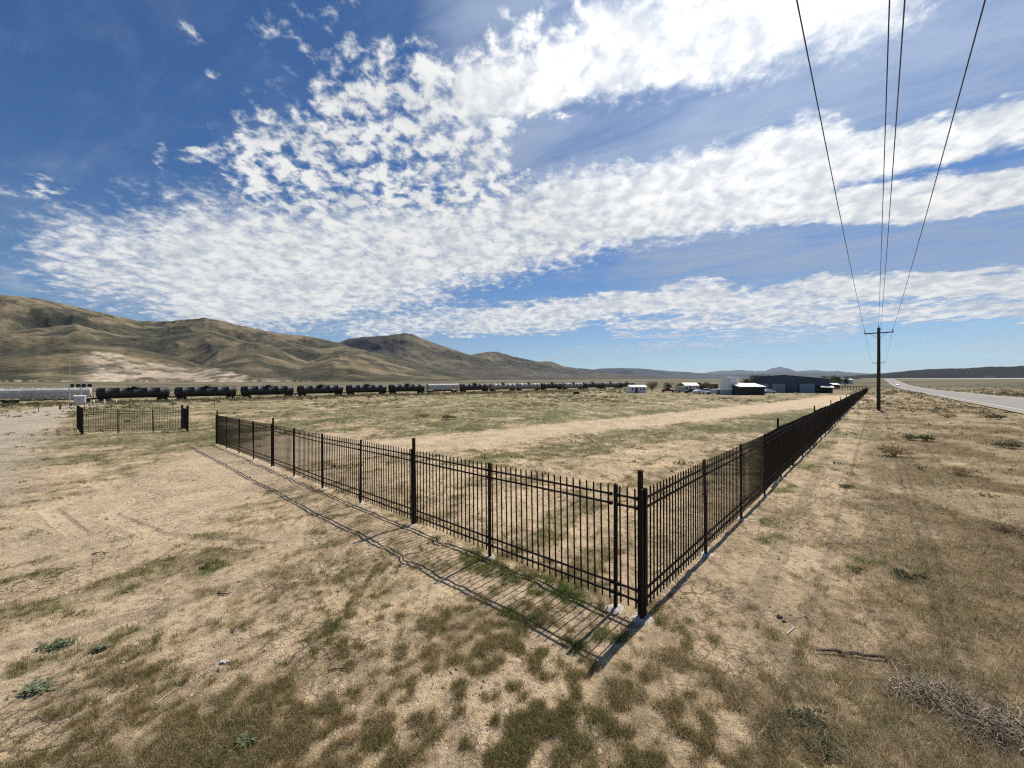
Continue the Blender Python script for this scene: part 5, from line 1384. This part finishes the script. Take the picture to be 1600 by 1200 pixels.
soft = (band*-.58+1.)
k_b = smooth(band+((fibf-.5)*.5+(fine-.5)*.9+(cells-.5)*1.6+(big-.5)*.5)*soft, .12, 1.0)*smooth(band, .02, .3)
k_s = smooth(streak+(fib-.5)*.8, .2, 1.0)*.8*smooth(streak, .02, .3)
k_v = smooth(veil+(fib-.5)*1.0+(big-.5)*.7, .05, 1.15)*smooth(veil, .0, .3)
cirr = smooth(fib*.6+big*.5, .50, .85)*.26
dens = k_p.max(k_b).max(k_s); thin = k_v.max(cirr)
cover = dens+(thin*(dens*-1.+1.))
cover = cover.min(1.)
lowc = nz(deck2, 6.5, 5, .6, .3)
shade = smooth(lowc*.5+cells*.5, .36, .64)      # relief inside the cloud deck
skyn = nt.nodes.new('ShaderNodeTexSky'); skyn.sky_type = 'NISHITA'; skyn.sun_disc = False; skyn.sun_elevation = el; skyn.sun_rotation = azs
skyn.altitude = 1300; skyn.air_density = 1.0; skyn.dust_density = .4; skyn.ozone_density = 5.0
tint = nt.nodes.new('ShaderNodeMix'); tint.data_type = 'RGBA'; nt.links.new(smooth(EL, .02, .5).s, tint.inputs[0]); tint.inputs[6].default_value = (.98, 1., 1., 1); tint.inputs[7].default_value = (.60, .86, 1.08, 1)
sm = nt.nodes.new('ShaderNodeMix'); sm.data_type = 'RGBA'; sm.blend_type = 'MULTIPLY'; sm.inputs[0].default_value = 1; nt.links.new(skyn.outputs[0], sm.inputs[6]); nt.links.new(tint.outputs[2], sm.inputs[7])
bg1 = nt.nodes.new('ShaderNodeBackground'); nt.links.new(sm.outputs[2], bg1.inputs[0]); bg1.inputs[1].default_value = .08
cr = nt.nodes.new('ShaderNodeMix'); cr.data_type = 'RGBA'; nt.links.new(shade.s, cr.inputs[0]); cr.inputs[6].default_value = (.54, .57, .61, 1); cr.inputs[7].default_value = (.80, .80, .79, 1)
ct = nt.nodes.new('ShaderNodeMix'); ct.data_type = 'RGBA'; nt.links.new(dens.s, ct.inputs[0]); ct.inputs[6].default_value = (.30, .37, .50, 1); nt.links.new(cr.outputs[2], ct.inputs[7])
# cloud near the sun is lit through
nn = nt.nodes.new('ShaderNodeVectorMath'); nn.operation = 'DOT_PRODUCT'; nt.links.new(tc.outputs['Generated'], nn.inputs[0]); nn.inputs[1].default_value = tuple(SUN)
glow = smooth(E(nn.outputs['Value']), .72, 1.0); gs = glow*.45+1.
bg2 = nt.nodes.new('ShaderNodeBackground'); nt.links.new(ct.outputs[2], bg2.inputs[0]); nt.links.new(gs.s, bg2.inputs[1])
mx = nt.nodes.new('ShaderNodeMixShader'); nt.links.new(cover.s, mx.inputs[0]); nt.links.new(bg1.outputs[0], mx.inputs[1]); nt.links.new(bg2.outputs[0], mx.inputs[2])
out = nt.nodes.new('ShaderNodeOutputWorld'); nt.links.new(mx.outputs[0], out.inputs[0])
w.cycles.sampling_method = 'MANUAL'; w.cycles.sample_map_resolution = 512

sl = bpy.data.lights.new('sun', 'SUN'); sl.energy = 4.6; sl.angle = R(.53); sl.color = (1., .945, .86)
so = bpy.data.objects.new('sun', sl); col.objects.link(so); so.rotation_euler = (-SUN).to_track_quat('-Z', 'Y').to_euler(); so.location = (20, 24, 60)

cam = bpy.data.cameras.new('camera'); co = bpy.data.objects.new('camera', cam); col.objects.link(co)
co.location = (0, 0, EYE); co.rotation_euler = (R(90), 0, 0); cam.sensor_width = 36; cam.lens = F/1600*36; cam.clip_start = .05; cam.clip_end = 90000
sc.camera = co
sc.view_settings.view_transform = 'Standard'; sc.view_settings.look = 'None'; sc.view_settings.exposure = .12; sc.view_settings.gamma = 1
sc.cycles.volume_bounces = 0; sc.cycles.max_bounces = 5; sc.cycles.diffuse_bounces = 2; sc.cycles.transparent_max_bounces = 8
sc.cycles.use_denoising = False; sc.cycles.pixel_filter_type = 'BLACKMAN_HARRIS'; sc.cycles.filter_width = 1.2
